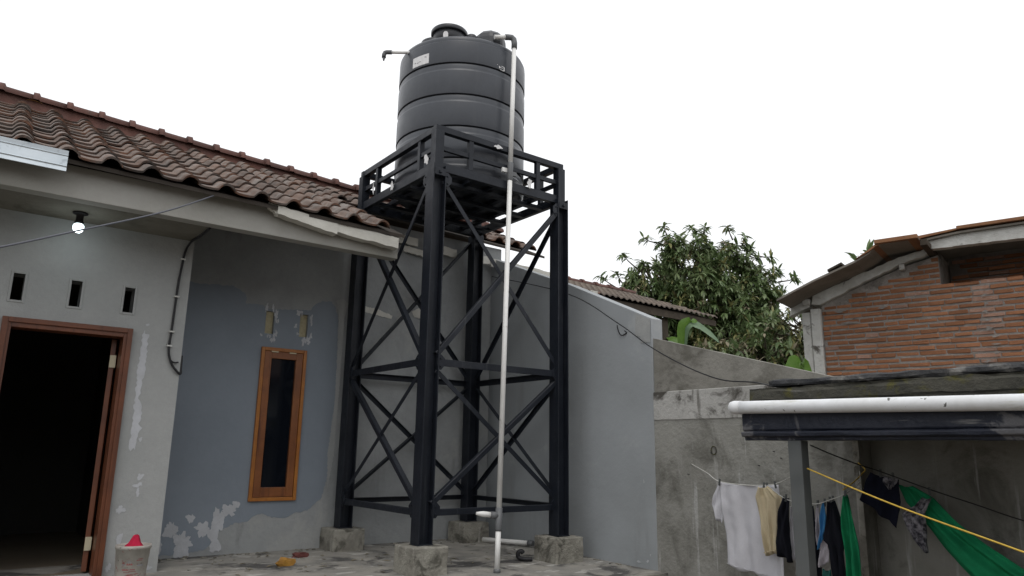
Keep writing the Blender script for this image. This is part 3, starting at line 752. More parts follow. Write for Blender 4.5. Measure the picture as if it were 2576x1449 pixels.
def bolt(p, n_):
    n_ = Vector(n_); p = Vector(p)
    SP(MB().tube([p, p + n_ * .010], .009, 6), 'bolt', 0)
for a, b, nrm in faces[:2]:
    n_ = Vector(nrm); off = n_ * (h - .013)
    A = Vector((LX[a[0]], LY[a[1]], 0)) + off; B = Vector((LX[b[0]], LY[b[1]], 0)) + off; d = (B - A).normalized()
    for e_, sg in ((A, 1), (B, -1)):
        for zz in (ZM, ZB + .02, ZC0 - .09):
            P0 = e_ + d * sg * .058 + Vector((0, 0, zz)); q = d * sg
            mb = MB(); mb.prism([P0 + Vector((0, 0, -.065)), P0 + q * .035 + Vector((0, 0, -.065)), P0 + q * .075 + Vector((0, 0, -.02)), P0 + q * .075 + Vector((0, 0, .03)), P0 + q * .035 + Vector((0, 0, .07)), P0 + Vector((0, 0, .07))], n_ * .005)
            SP(mb, 'gusset', 0); bolt(P0 + q * .03 + Vector((0, 0, .035)) + n_ * .005, n_); bolt(P0 + q * .03 + Vector((0, 0, -.035)) + n_ * .005, n_)
# platform cage
def sq(A, B, w, hgt, name):
    A, B = Vector(A), Vector(B)
    x0, x1 = min(A.x, B.x), max(A.x, B.x); y0, y1 = min(A.y, B.y), max(A.y, B.y); z0, z1 = min(A.z, B.z), max(A.z, B.z)
    if z1 - z0 > max(x1 - x0, y1 - y0): mb = MB().box(x0 - w / 2, x1 + w / 2, y0 - hgt / 2, y1 + hgt / 2, z0, z1)
    elif x1 - x0 > y1 - y0: mb = MB().box(x0, x1, y0 - w / 2, y0 + w / 2, z0 - hgt / 2, z0 + hgt / 2)
    else: mb = MB().box(x0 - w / 2, x0 + w / 2, y0, y1, z0 - hgt / 2, z0 + hgt / 2)
    return SP(mb, name)
CX, CY = LX, LY
for j in (0, 1):
    sq((CX[0] + .045, CY[j], ZC0 + .043), (CX[1] - .045, CY[j], ZC0 + .043), .05, .086, 'rail')
    sq((CX[0] - .035, CY[j], ZC1 - .03), (CX[1] + .035, CY[j], ZC1 - .03), .058, .06, 'rail')
    sq((CX[0] + .045, CY[j], ZC0 + .235), (CX[1] - .045, CY[j], ZC0 + .235), .03, .045, 'rail')
    for f in (.245, .80): sq((CX[0] + 1.5 * f, CY[j], ZC0 + .087), (CX[0] + 1.5 * f, CY[j], ZC1 - .061), .05, .045, 'post')
for i in (0, 1):
    sq((CX[i], CY[0] + .045, ZC0 + .043), (CX[i], CY[1] - .045, ZC0 + .043), .05, .086, 'rail')
    sq((CX[i], CY[0] + .03, ZC1 - .03), (CX[i], CY[1] - .03, ZC1 - .03), .058, .06, 'rail')
    sq((CX[i], CY[0] + .045, ZC0 + .235), (CX[i], CY[1] - .045, ZC0 + .235), .03, .045, 'rail')
    for f in (.20, .78): sq((CX[i], CY[0] + 1.53 * f, ZC0 + .087), (CX[i], CY[0] + 1.53 * f, ZC1 - .061), .05, .045, 'post')
    for j in (0, 1): sq((CX[i], CY[j], ZC0 + .0), (CX[i], CY[j], ZC1 - .061), .09, .09, 'post')
for k in range(4):
    y = CY[0] + 1.53 * (k + .8) / 4.6
    sq((CX[0] + .026, y, ZC0 + .018), (CX[1] - .026, y, ZC0 + .018), .07, .035, 'joist')
for k in range(5):
    x = CX[0] + 1.5 * (k + .8) / 5.6
    sq((x, CY[0] + .026, ZC0 + .056), (x, CY[1] - .026, ZC0 + .056), .06, .04, 'joist')

# ------------------------------------------------------------------ unseen house behind the viewer, added to shade the walls facing it
oh = thing('added_shade_house', 'plain unseen house with a door and eave, added behind the viewer to shade the walls', 'house', loc=(0, -5, -.6))
C(wall_holes(MB(), 'x', -9, 9, -.6, 2.9, -5.2, -5.0, [(-1.2, -.3, -.6, 1.5), (1.2, 2.6, .3, 1.5)]), 'wall', M['raw_cement'], oh)
C(MB().box(-1.19, -.31, -5.15, -5.08, -.59, 1.49), 'door', M['wood_door'], oh)
C(MB().box(1.21, 2.59, -5.14, -5.10, .31, 1.49), 'window', M['glass'], oh)
C(MB().prism([(-9.3, -4.3, 2.75), (-9.3, -8.5, 4.7), (-9.3, -12.5, 2.75), (-9.3, -12.5, 2.65), (-9.3, -8.5, 4.55), (-9.3, -4.3, 2.65)], (18.6, 0, 0)), 'roof', M['tile_edge'], oh)

# ------------------------------------------------------------------ water tank
TC = (4.015, 6.285, ZC0 + .078)
tank = thing('water_tank', 'large ribbed black plastic water tank standing on the steel tower', 'water tank', loc=TC)
RT = .695
prof = [(.0, 0), (RT - .06, 0), (RT - .02, .015), (RT, .06)]
def groove(z):   # undercut line above a recessed band
    return [(RT - .001, z - .086), (RT - .007, z - .076), (RT - .008, z - .06), (RT - .008, z - .014), (RT - .026, z - .012), (RT - .026, z - .001), (RT, z)]
zt = [g - TC[2] for g in (3.80, 4.14, 4.485, 4.83)]
for z in zt: prof += [(RT, z - .092)] + groove(z)
top = 5.145 - TC[2]
prof += [(RT, top - .075), (RT - .006, top - .07), (RT - .003, top - .045), (RT - .018, top - .014), (RT - .05, top + .006), (RT - .3, top + .05), (RT - .5, top + .075), (.02, top + .08)]
bd = MB().lathe(prof, (0, 0, 0), 96).build('body', M['tank'], tank)
bv = bd.modifiers.new('b', 'BEVEL'); bv.width = .003; bv.segments = 2; bv.limit_method = 'ANGLE'; bv.angle_limit = R(35)
# lid on its neck
NX, NY = -.29, -.16
MB().lathe([(.175, top + .05), (.175, top + .205), (.17, top + .215)], (NX, NY, 0), 40).build('neck', M['tank_lid'], tank)
lid = MB().lathe([(.185, top + .20), (.196, top + .20), (.200, top + .207), (.200, top + .24), (.192, top + .25), (.12, top + .272), (.03, top + .278)], (NX, NY, 0), 40).build('lid', M['tank_lid'], tank)
# side boss left of the neck, hump at right
MB().lathe([(.16, top + .04), (.15, top + .085), (.10, top + .10), (.02, top + .103)], (NX - .14, NY + .06, 0), 28).build('boss', M['tank_lid'], tank)
hm = MB()
hx, hy = .03, -.47
ringz = [(.185, -.02), (.178, .09), (.165, .14), (.12, .185), (.03, .225)]
hm.lathe([(r, top + z) for r, z in ringz], (hx, hy, 0), 9, sm=False)
hmo = hm.build('float_housing', M['tank_lid'], tank); hmo.modifiers.new('b', 'BEVEL').width = .02
MB().lathe([(.06, top + .06), (.06, top + .155), (.05, top + .17), (.01, top + .173)], (hx - .17, hy + .10, 0), 16).build('boss', M['tank_lid'], tank)
# stickers wrapped on the wall
def wrap_sticker(a0, a1, z0, z1, r, c, name, m, n=8):
    mb = MB(); ids = []
    for k in range(n + 1):
        a = a0 + (a1 - a0) * k / n
        ids.append([mb.vert((c[0] + rr * math.cos(a), c[1] + rr * math.sin(a), z)) for rr, z in ((r, z0), (r, z1), (r - .003, z1), (r - .003, z0))])
    for k in range(n):
        for q in range(4): mb.face([ids[k][q], ids[k][(q + 1) % 4], ids[k + 1][(q + 1) % 4], ids[k + 1][q]])
    mb.face(ids[0]); mb.face(ids[-1][::-1])
    return mb.build(name, m, tank)
az = math.atan2(-.797, -.603)      # towards the camera
zs = 4.905 - TC[2]
st1 = wrap_sticker(az - R(44), az - R(26), zs - .055, zs + .055, RT + .003, (0, 0), 'sticker', M['sticker'])
def marks(a_list, r, m):
    for a0, a1, z0, z1 in a_list:
        o = wrap_sticker(az + R(a0), az + R(a1), z0, z1, r, (0, 0), 'print', m, 2)
marks([(-41.5, -40, zs - .012, zs - .004), (-38.5, -36.5, zs - .02, zs - .014), (-36, -34.5, zs - .014, zs - .008), (-30.5, -28.5, zs + .022, zs + .027), (-29, -28.6, zs + .010, zs + .022)], RT + .0045, M['print'])
marks([(38, 42.5, zs - .075, zs - .07), (37, 38, zs - .06, zs - .035), (38, 41, zs - .05, zs - .045), (42, 43, zs - .072, zs - .03), (39.5, 42.5, zs - .03, zs - .025), (35, 35.6, zs - .03, zs - .024)], RT + .002, M['sticker'])
mb = MB(); ids = []
for k in range(9):
    a = az - R(16) + R(17) * k / 8
    zz = (.085 if k in (0, 8) else .10 if k in (1, 7) else .107)
    ids.append([mb.vert((NX + rr * math.cos(a), NY + rr * math.sin(a), z)) for rr, z in ((.179, top + .055), (.179, top + .055 + zz), (.176, top + .055 + zz), (.176, top + .055))])
for k in range(8):
    for q in range(4): mb.face([ids[k][q], ids[k][(q + 1) % 4], ids[k + 1][(q + 1) % 4], ids[k + 1][q]])
mb.face(ids[0]); mb.face(ids[-1][::-1])
mb.build('sticker', M['sticker'], tank)
# overflow stub with elbow at the left
dl = Vector((-.797, .603, 0)); p0 = Vector((-RT + .04, -.03, 0)); p1 = p0 + dl * .30; z1 = 5.085 - TC[2]
p0.z = p1.z = z1
stub = MB().tube([p0, p1 - dl * .05], .017, 12).build('overflow_pipe', M['pvc'], tank)
MB().tube([p1 - dl * .075, p1 - dl * .02, p1 - dl * .004 + Vector((0, 0, -.006)), p1 + dl * .006 + Vector((0, 0, -.03)), p1 + dl * .006 + Vector((0, 0, -.062))], .023, 12).build('elbow', M['pvc_grey'], stub)
MB().tube([p1 + dl * .006 + Vector((0, 0, -.06)), p1 + dl * .006 + Vector((0, 0, -.10))], [.016, .007], 10).build('drip_spout', M['pvc_grey'], stub)

# ------------------------------------------------------------------ vertical water pipe
PB, PT = Vector((3.831, 5.207, -.03)), Vector((4.175, 5.545, 5.235))
wp = thing('water_pipe', 'white plastic water pipe rising from the terrace floor up to the tank top', 'pipe', loc=tuple(PB))
at = lambda z: PB.lerp(PT, z / PT.z)
C(MB().tube([at(.012), at(.38)], .0235, 16), 'pipe', M['pvc'], wp)
C(MB().tube([at(.50), at(3.60)], .0235, 16), 'pipe', M['pvc'], wp)
C(MB().tube([at(3.76), at(5.14)], .0235, 16), 'pipe', M['pvc'], wp)
C(MB().tube([at(0.0), at(.03)], .030, 16), 'floor_collar', M['pvc_grey'], wp)
C(MB().tube([at(.33), at(.345), at(.52)], [.026, .0295, .0295], 16), 'tee', M['pvc_grey'], wp)
tb = at(.455); dv = Vector((-.90, .36, .10)).normalized()
C(MB().tube([tb + dv * .01, tb + dv * .075], .029, 16), 'tee_branch', M['pvc_grey'], wp)
C(MB().tube([tb + dv * .07, tb + dv * .14, tb + dv * .165, tb + dv * .20], [.0235, .0245, .020, .012], 14), 'branch_stub', M['pvc'], wp)
C(MB().tube([at(3.585), at(3.59), at(3.77), at(3.78)], [.026, .0295, .0295, .026], 16), 'coupling', M['pvc_grey'], wp)
C(MB().box(-.075, .01, -.012, .012, -.022, .022, xf=Matrix.Translation(at(3.70) + Vector((0, .035, 0)))), 'pipe_clamp', M['pvc'], wp)
C(MB().box(.02, .10, -.012, .012, -.03, .015, xf=Matrix.Translation(at(3.69) + Vector((0, .035, 0)))), 'pipe_clamp', M['pvc_grey'], wp)
ev = Vector((-.93, .36, .0)).normalized(); tp = at(5.19)
C(MB().tube([at(5.10), at(5.17), at(5.21) + ev * .008, at(5.23) + ev * .03, at(5.228) + ev * .07, at(5.222) + ev * .10], .031, 16), 'elbow', M['pvc_grey'], wp)
C(MB().tube([at(5.223) + ev * .09, at(5.20) + ev * .22], .0235, 14), 'inlet_pipe', M['pvc'], wp)

# ------------------------------------------------------------------ things on the terrace
o = thing('floor_pipe', 'short white plastic pipe with grey end lying on the floor behind the right footing', 'pipe', loc=(4.9, 6.45, .04))
C(MB().tube([(4.78, 6.76, .04), (5.015, 6.26, .04)], .0235, 14), 'pipe', M['pvc'], o)
C(MB().tube([(5.01, 6.27, .04), (5.035, 6.215, .04)], .029, 14), 'end_cap', M['pvc_grey'], o)
o = thing('pipe_elbow', 'small curved black pipe offcut lying on the terrace beside the right footing', 'pipe fitting', loc=(4.39, 5.57, 0))
C(MB().tube(curve_pts([(4.46, 5.52, .02), (4.40, 5.55, .02), (4.365, 5.60, .035), (4.36, 5.60, .075), (4.385, 5.585, .088), (4.40, 5.575, .07)]), .02, 10), 'pipe', M['rubber'], o)
def crumple(name, c, s, m, seed, lab, cat):
    rn = random.Random(seed); bm = bmesh.new(); bmesh.ops.create_icosphere(bm, subdivisions=2, radius=1)
    for v in bm.verts:
        k = 1 + rn.uniform(-.28, .28); v.co = Vector((v.co.x * s[0] * k, v.co.y * s[1] * k, max(v.co.z, -.55) * s[2] * k))
    me = bpy.data.meshes.new(name); bm.to_mesh(me); bm.free(); me.materials.append(m)
    o = bpy.data.objects.new(name, me); COL.objects.link(o); o.location = (c[0], c[1], s[2] * .5 + fz(c[1]))
    return tag(o, lab, cat)
crumple('wrapper', (2.45, 6.36), (.075, .05, .045), M['yellow_paper'], 3, 'crumpled yellow wrapper lying on the cracked terrace floor', 'litter')
crumple('scrap', (2.72, 6.73), (.075, .04, .03), M['red_leaf'], 5, 'dark red scrap lying near the foot of the blue grey wall', 'litter')
deb = MB(); rn = random.Random(9)
for i in range(150):
    if i < 95: x = rn.uniform(1.5, 5.0); y = 7.19 - abs(rn.gauss(0, .10)) - .02
    else: x = rn.uniform(1.5, 4.9); y = rn.uniform(5.9, 7.1)
    if i % 5 == 0: x = 5.11 - abs(rn.gauss(0, .05)) - .02; y = rn.uniform(4.7, 7.1)
    s = rn.uniform(.006, .022) * (1.3 if i < 40 else .8); q = rn.uniform(0, 6); n = rn.randint(4, 6)
    poly = [(x + s * 1.4 * math.cos(q + 6.28 * k / n) * rn.uniform(.7, 1.3), y + s * math.sin(q + 6.28 * k / n) * rn.uniform(.7, 1.3), fz(y) + .001) for k in range(n)]
    deb.prism(poly, (rn.uniform(-.003, .003), rn.uniform(-.003, .003), s * rn.uniform(.3, .7)))
d = deb.build('rubble', M['footing']); d['kind'] = 'stuff'; d['label'] = 'loose cement crumbs along the foot of the walls'
lt = MB(); rn = random.Random(19)
for i in range(46):
    x, y = rn.uniform(1.6, 5.0), rn.uniform(5.6, 7.1); q = rn.uniform(0, 6.28); L = rn.uniform(.02, .05)
    c_, s_ = math.cos(q), math.sin(q); b = len(lt.v)
    for a_, w_, z_ in ((-L, 0, .004), (0, L * .3, .012), (L, 0, .006), (0, -L * .3, .010)): lt.v.append((x + a_ * c_ - w_ * s_, y + a_ * s_ + w_ * c_, z_ + fz(y)))
    lt.face([b, b + 1, b + 2, b + 3])
o = lt.build('leaf_litter', M['leaf_d']); o['kind'] = 'stuff'; o['label'] = 'dry leaf bits scattered over the terrace floor'
# bucket with a red cloth
bk = thing('bucket', 'dirty white plastic paint bucket with a red cloth in it by the entrance wall', 'bucket', loc=(1.225, 6.22, 0))
bo = MB().lathe([(.0, .004), (.098, .004), (.100, .01), (.116, .235), (.122, .236), (.122, .262), (.117, .262), (.113, .235), (.098, .03), (.0, .025)], (0, 0, 0), 36, cap=False).build('body', M['bucket'], bk)
pr_ = random.Random(4)
for k in range(16):
    a0 = R(pr_.uniform(222, 285)); z0 = pr_.uniform(.03, .19); mbp = MB(); ids = []; da = R(pr_.uniform(8, 26)); hh = pr_.uniform(.003, .011)
    for q in range(7):
        aa = a0 + da * q / 6; rr_ = .100 + .016 * (z0 - .01) / .225 + .0012
        ids.append([mbp.vert((1.225 + r_ * math.cos(aa), 6.22 + r_ * math.sin(aa), z)) for r_, z in ((rr_, z0), (rr_ + .0005, z0 + hh * (1 + .5 * math.sin(3 * q + k))), (rr_ - .002, z0))])
    for q in range(6): mbp.face([ids[q][0], ids[q + 1][0], ids[q + 1][1], ids[q][1]])
    C(mbp, 'print', M['bucket_red'] if k % 3 else M['print'], bk)
cl = MB(); rn = random.Random(2)
prof = [(.072, .22), (.062, .25), (.040, .27), (.026, .30), (.018, .32), (.004, .328)]
for r_, z_ in prof:
    for k in range(16):
        a = 6.283 * k / 16; cl.v.append((.01 + r_ * (1 + .25 * math.sin(3 * a + z_ * 20)) * math.cos(a), r_ * (1 + .2 * math.sin(4 * a)) * math.sin(a), z_ + .006 * math.sin(5 * a)))
for i in range(len(prof) - 1):
    for k in range(16): cl.face([i * 16 + k, i * 16 + (k + 1) % 16, (i + 1) * 16 + (k + 1) % 16, (i + 1) * 16 + k], 0, True)
rag = cl.build('rag', M['pink']); rag.location = (1.225, 6.22, 0)
tag(rag, 'crumpled red cloth poking out of the white paint bucket', 'cloth')
for o in (bk, rag): o.location.z += fz(6.22)
bk['label'] = 'dirty white plastic paint bucket standing by the entrance wall'

for o in COL.objects:
    if o.name in ('floor_pipe', 'pipe_elbow'): o.location.z += fz(o.location.y)
# ------------------------------------------------------------------ laundry
def resample(P, n):
    L = [0]
    for a, b in zip(P, P[1:]): L.append(L[-1] + math.dist(a, b))
    out = []
    for k in range(n + 1):
        s = L[-1] * k / n; i = 0
        while i < len(P) - 2 and L[i + 1] < s: i += 1
        t = (s - L[i]) / max(1e-6, L[i + 1] - L[i]); out.append((P[i][0] + (P[i + 1][0] - P[i][0]) * t, P[i][1] + (P[i + 1][1] - P[i][1]) * t))
    return out
def cloth_panel(x, Lp, Rp, folds=4, amp=.015, seed=0, nr=26, nc=30, sag=.012, th=.005):
    rn = random.Random(seed); ph = [rn.uniform(0, 6.28) for _ in range(4)]
    A, B = resample(Lp, nr), resample(Rp, nr); mb = MB(); ids = [[], []]
    for j in range(nr + 1):
        v = j / nr; rows = ([], [])
        for i in range(nc + 1):
            u = i / nc
            y = A[j][0] + (B[j][0] - A[j][0]) * u; z = A[j][1] + (B[j][1] - A[j][1]) * u
            gth = .35 + .65 * v
            w = amp * gth * (math.sin(6.283 * folds * u + ph[0] + 1.3 * v) + .6 * math.sin(6.283 * folds * 1.7 * u + ph[1] - 2 * v) + .35 * math.sin(6.283 * folds * .6 * u + ph[2] + 3 * v))
            w += amp * .5 * math.sin(9 * v + 7 * u + ph[3])
            w += amp * .5 * mnoise.noise(Vector((u * 3.1 + seed, v * 2.3, 1))) + amp * .3 * mnoise.noise(Vector((u * 8 + v * 3, v * 9 - u * 4, seed)))
            if j == 0: z -= sag * math.sin(math.pi * u)
            if j == nr: z += .5 * sag * math.sin(6.283 * folds * u + ph[0])
            for s in (0, 1): rows[s].append(mb.vert((x + w + (0 if s == 0 else th), y, z)))
        ids[0].append(rows[0]); ids[1].append(rows[1])
    for j in range(nr):
        for i in range(nc):
            mb.face([ids[0][j][i], ids[0][j + 1][i], ids[0][j + 1][i + 1], ids[0][j][i + 1]], 0, True)
            mb.face([ids[1][j][i], ids[1][j][i + 1], ids[1][j + 1][i + 1], ids[1][j + 1][i]], 0, True)
        for i in (0, nc): mb.face([ids[0][j][i], ids[0][j + 1][i], ids[1][j + 1][i], ids[1][j][i]], 0, True)
    for i in range(nc):
        for j in (0, nr): mb.face([ids[0][j][i], ids[0][j][i + 1], ids[1][j][i + 1], ids[1][j][i]], 0, True)
    return mb
GR = 'washing hung out to dry beside the shed post'
sh = thing('shirt', 'white short sleeved shirt hanging on the line left of the grey post', 'shirt', GR, loc=(4.8, 3.4, .75))
C(cloth_panel(4.80, [(3.655, .765), (3.633, .545), (3.617, .379), (3.607, .159)], [(3.143, .767), (3.121, .613), (3.127, .426), (3.122, .100)], 2.5, .011, 1, 30, 44, .02), 'body', M['c_white'], sh)
C(cloth_panel(4.812, [(3.667, .761), (3.72, .655), (3.745, .59), (3.715, .50)], [(3.64, .74), (3.638, .66), (3.636, .6), (3.65, .455)], 1.5, .012, 2, 16, 14), 'sleeve', M['c_white'], sh)
C(MB().tube([(4.792 + .006 * math.sin(k * .9), 3.607 - .0162 * k, .176 - .0019 * k + .004 * math.sin(k)) for k in range(30)], .0028, 6), 'hem', M['c_white'], sh)
bg_ = thing('skirt', 'cream cotton garment pegged over the white shirt', 'clothing', GR, loc=(4.74, 3.2, .75))
C(cloth_panel(4.735, [(3.263, .748), (3.291, .674), (3.262, .479), (3.234, .277)], [(3.183, .757), (3.081, .69), (3.113, .492), (3.122, .313)], 3, .012, 3), 'body', M['c_beige'], bg_)
C(MB().tube([(4.722 + .01 * math.sin(k * 1.1), 3.237 - .0115 * k, .297 + .0035 * k) for k in range(11)], .0035, 6), 'hem', M['c_beige'], bg_)
specs = [
 ('shirt', 4.70, [(3.044, .696), (3.074, .62), (3.115, .402), (3.097, .301)], [(3.002, .686), (3.0, .625), (3.027, .441), (3.012, .26)], 'c_black', 'narrow black garment hanging between the cream garment and the grey post', 'clothing', 1.5, .02),
 ('shirt', 4.77, [(3.04, .626), (3.072, .433), (3.08, .335), (3.059, .277)], [(2.96, .63), (2.94, .441), (2.94, .344), (2.95, .25)], 'c_white', 'white garment mostly hidden behind the grey post', 'clothing', 2, .018),
 ('trousers', 4.73, [(2.90, .67), (2.90, .515), (2.90, .337), (2.90, .05)], [(2.844, .641), (2.832, .517), (2.823, .372), (2.82, .05)], 'c_black', 'black trousers showing as a thin strip right behind the grey post', 'trousers', 1.5, .015),
 ('shirt', 4.70, [(2.792, .66), (2.817, .549), (2.814, .461), (2.805, .375)], [(2.778, .661), (2.777, .552), (2.785, .464), (2.798, .376)], 'c_grey', 'pale grey garment hanging just right of the grey post', 'clothing', 1.5, .015),
 ('shirt', 4.66, [(2.731, .674), (2.751, .585), (2.767, .468), (2.782, .369)], [(2.722, .674), (2.704, .589), (2.71, .502), (2.747, .435)], 'c_blue', 'bright sky blue garment hanging right of the grey post', 'clothing', 1.5, .015),
 ('blouse', 4.675, [(2.752, .451), (2.784, .379), (2.794, .315), (2.80, .254)], [(2.713, .455), (2.713, .387), (2.713, .342), (2.714, .308)], 'c_grey', 'pale cloth tail hanging below the sky blue garment', 'clothing', 1.5, .012),
 ('trousers', 4.62, [(2.666, .685), (2.688, .563), (2.727, .445), (2.682, .41), (2.679, .338), (2.668, .05)], [(2.618, .694), (2.598, .598), (2.586, .526), (2.561, .462), (2.591, .392), (2.57, .05)], 'c_black', 'black clothes hanging between the blue and the green garment', 'clothing', 2.5, .018),
 ('dress', 4.60, [(2.548, .732), (2.571, .601), (2.572, .517), (2.567, .435), (2.565, .05)], [(2.526, .739), (2.5, .651), (2.479, .526), (2.47, .391), (2.47, .05)], 'c_green', 'long green dress pegged at the right end of the white line', 'dress', 2.2, .022),
 ('towel', 4.90, [(2.514, .874), (2.559, .784), (2.589, .694)], [(2.332, .834), (2.334, .698), (2.373, .535)], 'c_navy', 'navy cloth slung askew under the dark line', 'cloth', 2, .012),
 ('sheet', 4.96, [(2.365, .804), (2.329, .691), (2.224, .559), (2.126, .417), (2.006, .291), (1.70, .05)], [(2.273, .796), (2.158, .73), (2.054, .601), (1.915, .493), (1.706, .366), (1.30, .15)], 'c_green', 'long green cloth draped down to the right below the dark line', 'sheet', 2, .026),
 ('scarf', 4.88, [(2.192, .735), (2.236, .682), (2.32, .627), (2.30, .545), (2.263, .472), (2.199, .406)], [(2.132, .738), (2.159, .688), (2.186, .631), (2.19, .538), (2.195, .468), (2.19, .41)], 'c_camo', 'grey and black patterned scarf hanging over the green cloth', 'scarf', 2.5, .014),
 ('underwear', 4.895, [(2.454, .865), (2.434, .813), (2.396, .775)], [(2.338, .842), (2.346, .811), (2.378, .775)], 'c_camo', 'small patterned garment beside the navy cloth under the dark line', 'clothing', 2, .01),
 ('cloth', 4.715, [(2.79, .25), (2.80, .05)], [(2.735, .252), (2.725, .05)], 'c_teal', 'dark teal cloth hanging lowest behind the black clothes', 'cloth', 2, .012)]
for k, (nm, x, Lp, Rp, m, lab, cat, fo, am) in enumerate(specs):
    big = nm in ('sheet', 'dress', 'towel')
    o = cloth_panel(x, Lp, Rp, fo, am, 40 + k, 26 if big else 18, 24 if big else 14).build(nm, M[m])
    tag(o, lab, cat, GR)
tag(MB().tube(curve_pts([(5.12, 4.174, .887), (4.95, 3.878, .822), (4.8, 3.65, .768), (4.79, 3.397, .752), (4.77, 3.204, .761), (4.74, 3.113, .776), (4.5, 2.87, .82), (4.09, 2.50, .90)]), .0032, 6).build('clothesline', M['rope_white']), 'white cord from the concrete wall to the post carrying the white shirt', 'clothesline')
tag(MB().tube(curve_pts([(4.76, 3.204, .759), (4.71, 3.064, .694), (4.70, 2.975, .666), (4.70, 2.832, .659), (4.69, 2.772, .663), (4.64, 2.676, .690), (4.62, 2.556, .735), (4.85, 2.568, .802), (5.12, 2.70, .875)]), .0030, 6).build('clothesline', M['rope_white']), 'thin cord branching off behind the post with the blue and green garments', 'clothesline')
tag(MB().tube(curve_pts([(4.05, 2.42, 1.035), (4.4, 2.485, .983), (4.7, 2.479, .922), (4.85, 2.427, .883), (4.9, 2.137, .779), (5.0, 1.911, .695), (5.1, 1.726, .622), (5.29, 1.2, .46)]), .0038, 6).build('clothesline', M['cable']), 'dark line running from the post into the shed above the green cloth', 'clothesline')
tag(MB().tube(curve_pts([(4.0, 2.42, .902), (3.8, 1.858, .748), (3.6, 1.233, .602), (3.2, .1, .35)]), .0042, 7).build('rope', M['rope_yellow']), 'taut yellow rope stretched from the post across the shed front', 'rope')
tag(MB().tube(curve_pts([(4.70, 2.60, .76), (4.85, 2.60, .81), (5.09, 2.66, .865), (5.06, 2.63, .89), (5.112, 2.70, .93)]), .0042, 6).build('rope', M['rope_yellow']), 'short knotted yellow rope tied to the corner of the concrete wall', 'rope')
pegs = [(4.79, 3.64, .765), (4.775, 3.24, .757), (4.765, 3.205, .757), (4.75, 3.13, .77), (4.70, 3.02, .688), (4.70, 2.785, .662), (4.69, 2.727, .676), (4.64, 2.66, .693), (4.64, 2.64, .700), (4.61, 2.537, .738), (4.89, 2.44, .872), (4.89, 2.36, .855), (4.90, 2.15, .775)]
pn = ['left end of the white shirt', 'left of two on the cream garment', 'right of two on the cream garment', 'right shoulder of the white shirt', 'narrow black garment', 'pale grey garment', 'sky blue garment', 'left corner of the black clothes', 'right corner of the black clothes', 'green dress', 'navy cloth', 'small patterned garment', 'patterned scarf']
pm = MB().box(-.004, .004, -.006, -.001, -.028, .022).box(-.004, .004, .001, .006, -.028, .022).box(-.0035, .0035, -.0075, .0075, .004, .009).mesh('clothes_peg', M['post_grey'])
for p, nme in zip(pegs, pn):
    o = bpy.data.objects.new('clothes_peg', pm); COL.objects.link(o); o.location = p; o.rotation_euler = (rn.uniform(-.2, .2), 0, 0)
    tag(o, 'small grey clothes peg on the ' + nme if 'of two' not in nme and 'end' not in nme and 'shoulder' not in nme and 'corner' not in nme else 'small grey clothes peg at the ' + nme if 'of two' not in nme else 'small clothes peg, ' + nme, 'clothes peg', 'clothes pegs on the washing lines')

# ------------------------------------------------------------------ neighbour roof beyond the pale wall
nb = thing('neighbour_house', 'low neighbouring house roof of weathered corrugated tiles behind the pale grey wall', 'house', loc=(8, 8.2, 0))
def nz(y): return 3.12 + (y - 7.2) * .43
def corr(x0, x1t, x1b, y0, y1, pitch=.115, amp=.026, rows=6):
    """tiled slope; the right edge is a hip running from (x1b,y0) to (x1t,y1)"""
    mb = MB(); th = .02
    for r in range(rows):
        ya, yb = y0 + (y1 - y0) * r / rows, y0 + (y1 - y0) * (r + 1.12) / rows
        xe = x1b + (x1t - x1b) * (r + .5) / rows
        n = int((xe - x0) / pitch * 6); ids = []
        for i in range(n + 1):
            x = x0 + pitch * i / 6; w = amp * (.5 + .5 * math.sin(2 * math.pi * i / 6)); j = mnoise.noise(Vector((int(i / 6) * 3.3, r * 2.1, 0))) * .008
            ids.append([mb.vert((x, ya + j, nz(ya) + w + .024 - .013 * (x - 6.5) * .6)), mb.vert((x, yb, nz(yb) + w - .013 * (x - 6.5) * .6)), mb.vert((x, ya + j, nz(ya) + w + .004 - .013 * (x - 6.5) * .6))])
        for i in range(n):
            mb.face([ids[i][0], ids[i + 1][0], ids[i + 1][1], ids[i][1]], 0, True); mb.face([ids[i][2], ids[i][0], ids[i + 1][0], ids[i + 1][2]], 0)
    return mb
M['tile_nb'] = mat('weathered_grey_roof_tile', (.20, .165, .135), (.13, .11, .095), 4, .9, c3=(.26, .10, .06), s3=1.1, t3=(.62, .68), bump=.3, bscale=40, fine=.16)
o = C(corr(5.95, 8.5, 9.72, 7.2, 8.05), 'roof_tiles', M['tile_nb'], nb); o['kind'] = 'stuff'
for k in range(9):
    x = 5.98 + .29 * k
    o = bpy.data.objects.new('ridge_cap', rcm); COL.objects.link(o); o.parent = nb; o.matrix_parent_inverse = Matrix.Translation(-nb.location)
    o.matrix_basis = Matrix.Translation((x, 8.06, nz(8.05) + .012)) @ Matrix.Scale(.55, 4, (0, 1, 0)) @ Matrix.Scale(.62, 4, (0, 0, 1))
C(MB().prism([(5.95, 7.28, nz(7.28) - .03), (9.55, 7.28, nz(7.28) - .055), (8.45, 8.05, nz(8.05) - .03), (5.95, 8.05, nz(8.05) - .02)], (0, 0, -.03)), 'roof_underside', M['old_wood'], nb)
C(MB().prism([(5.95, 8.07, nz(8.05) - .02), (8.45, 8.07, nz(8.05) - .03), (9.6, 9.6, 2.9), (5.95, 9.6, 2.9)], (0, 0, -.03)), 'rear_slope', M['tile_nb'], nb)
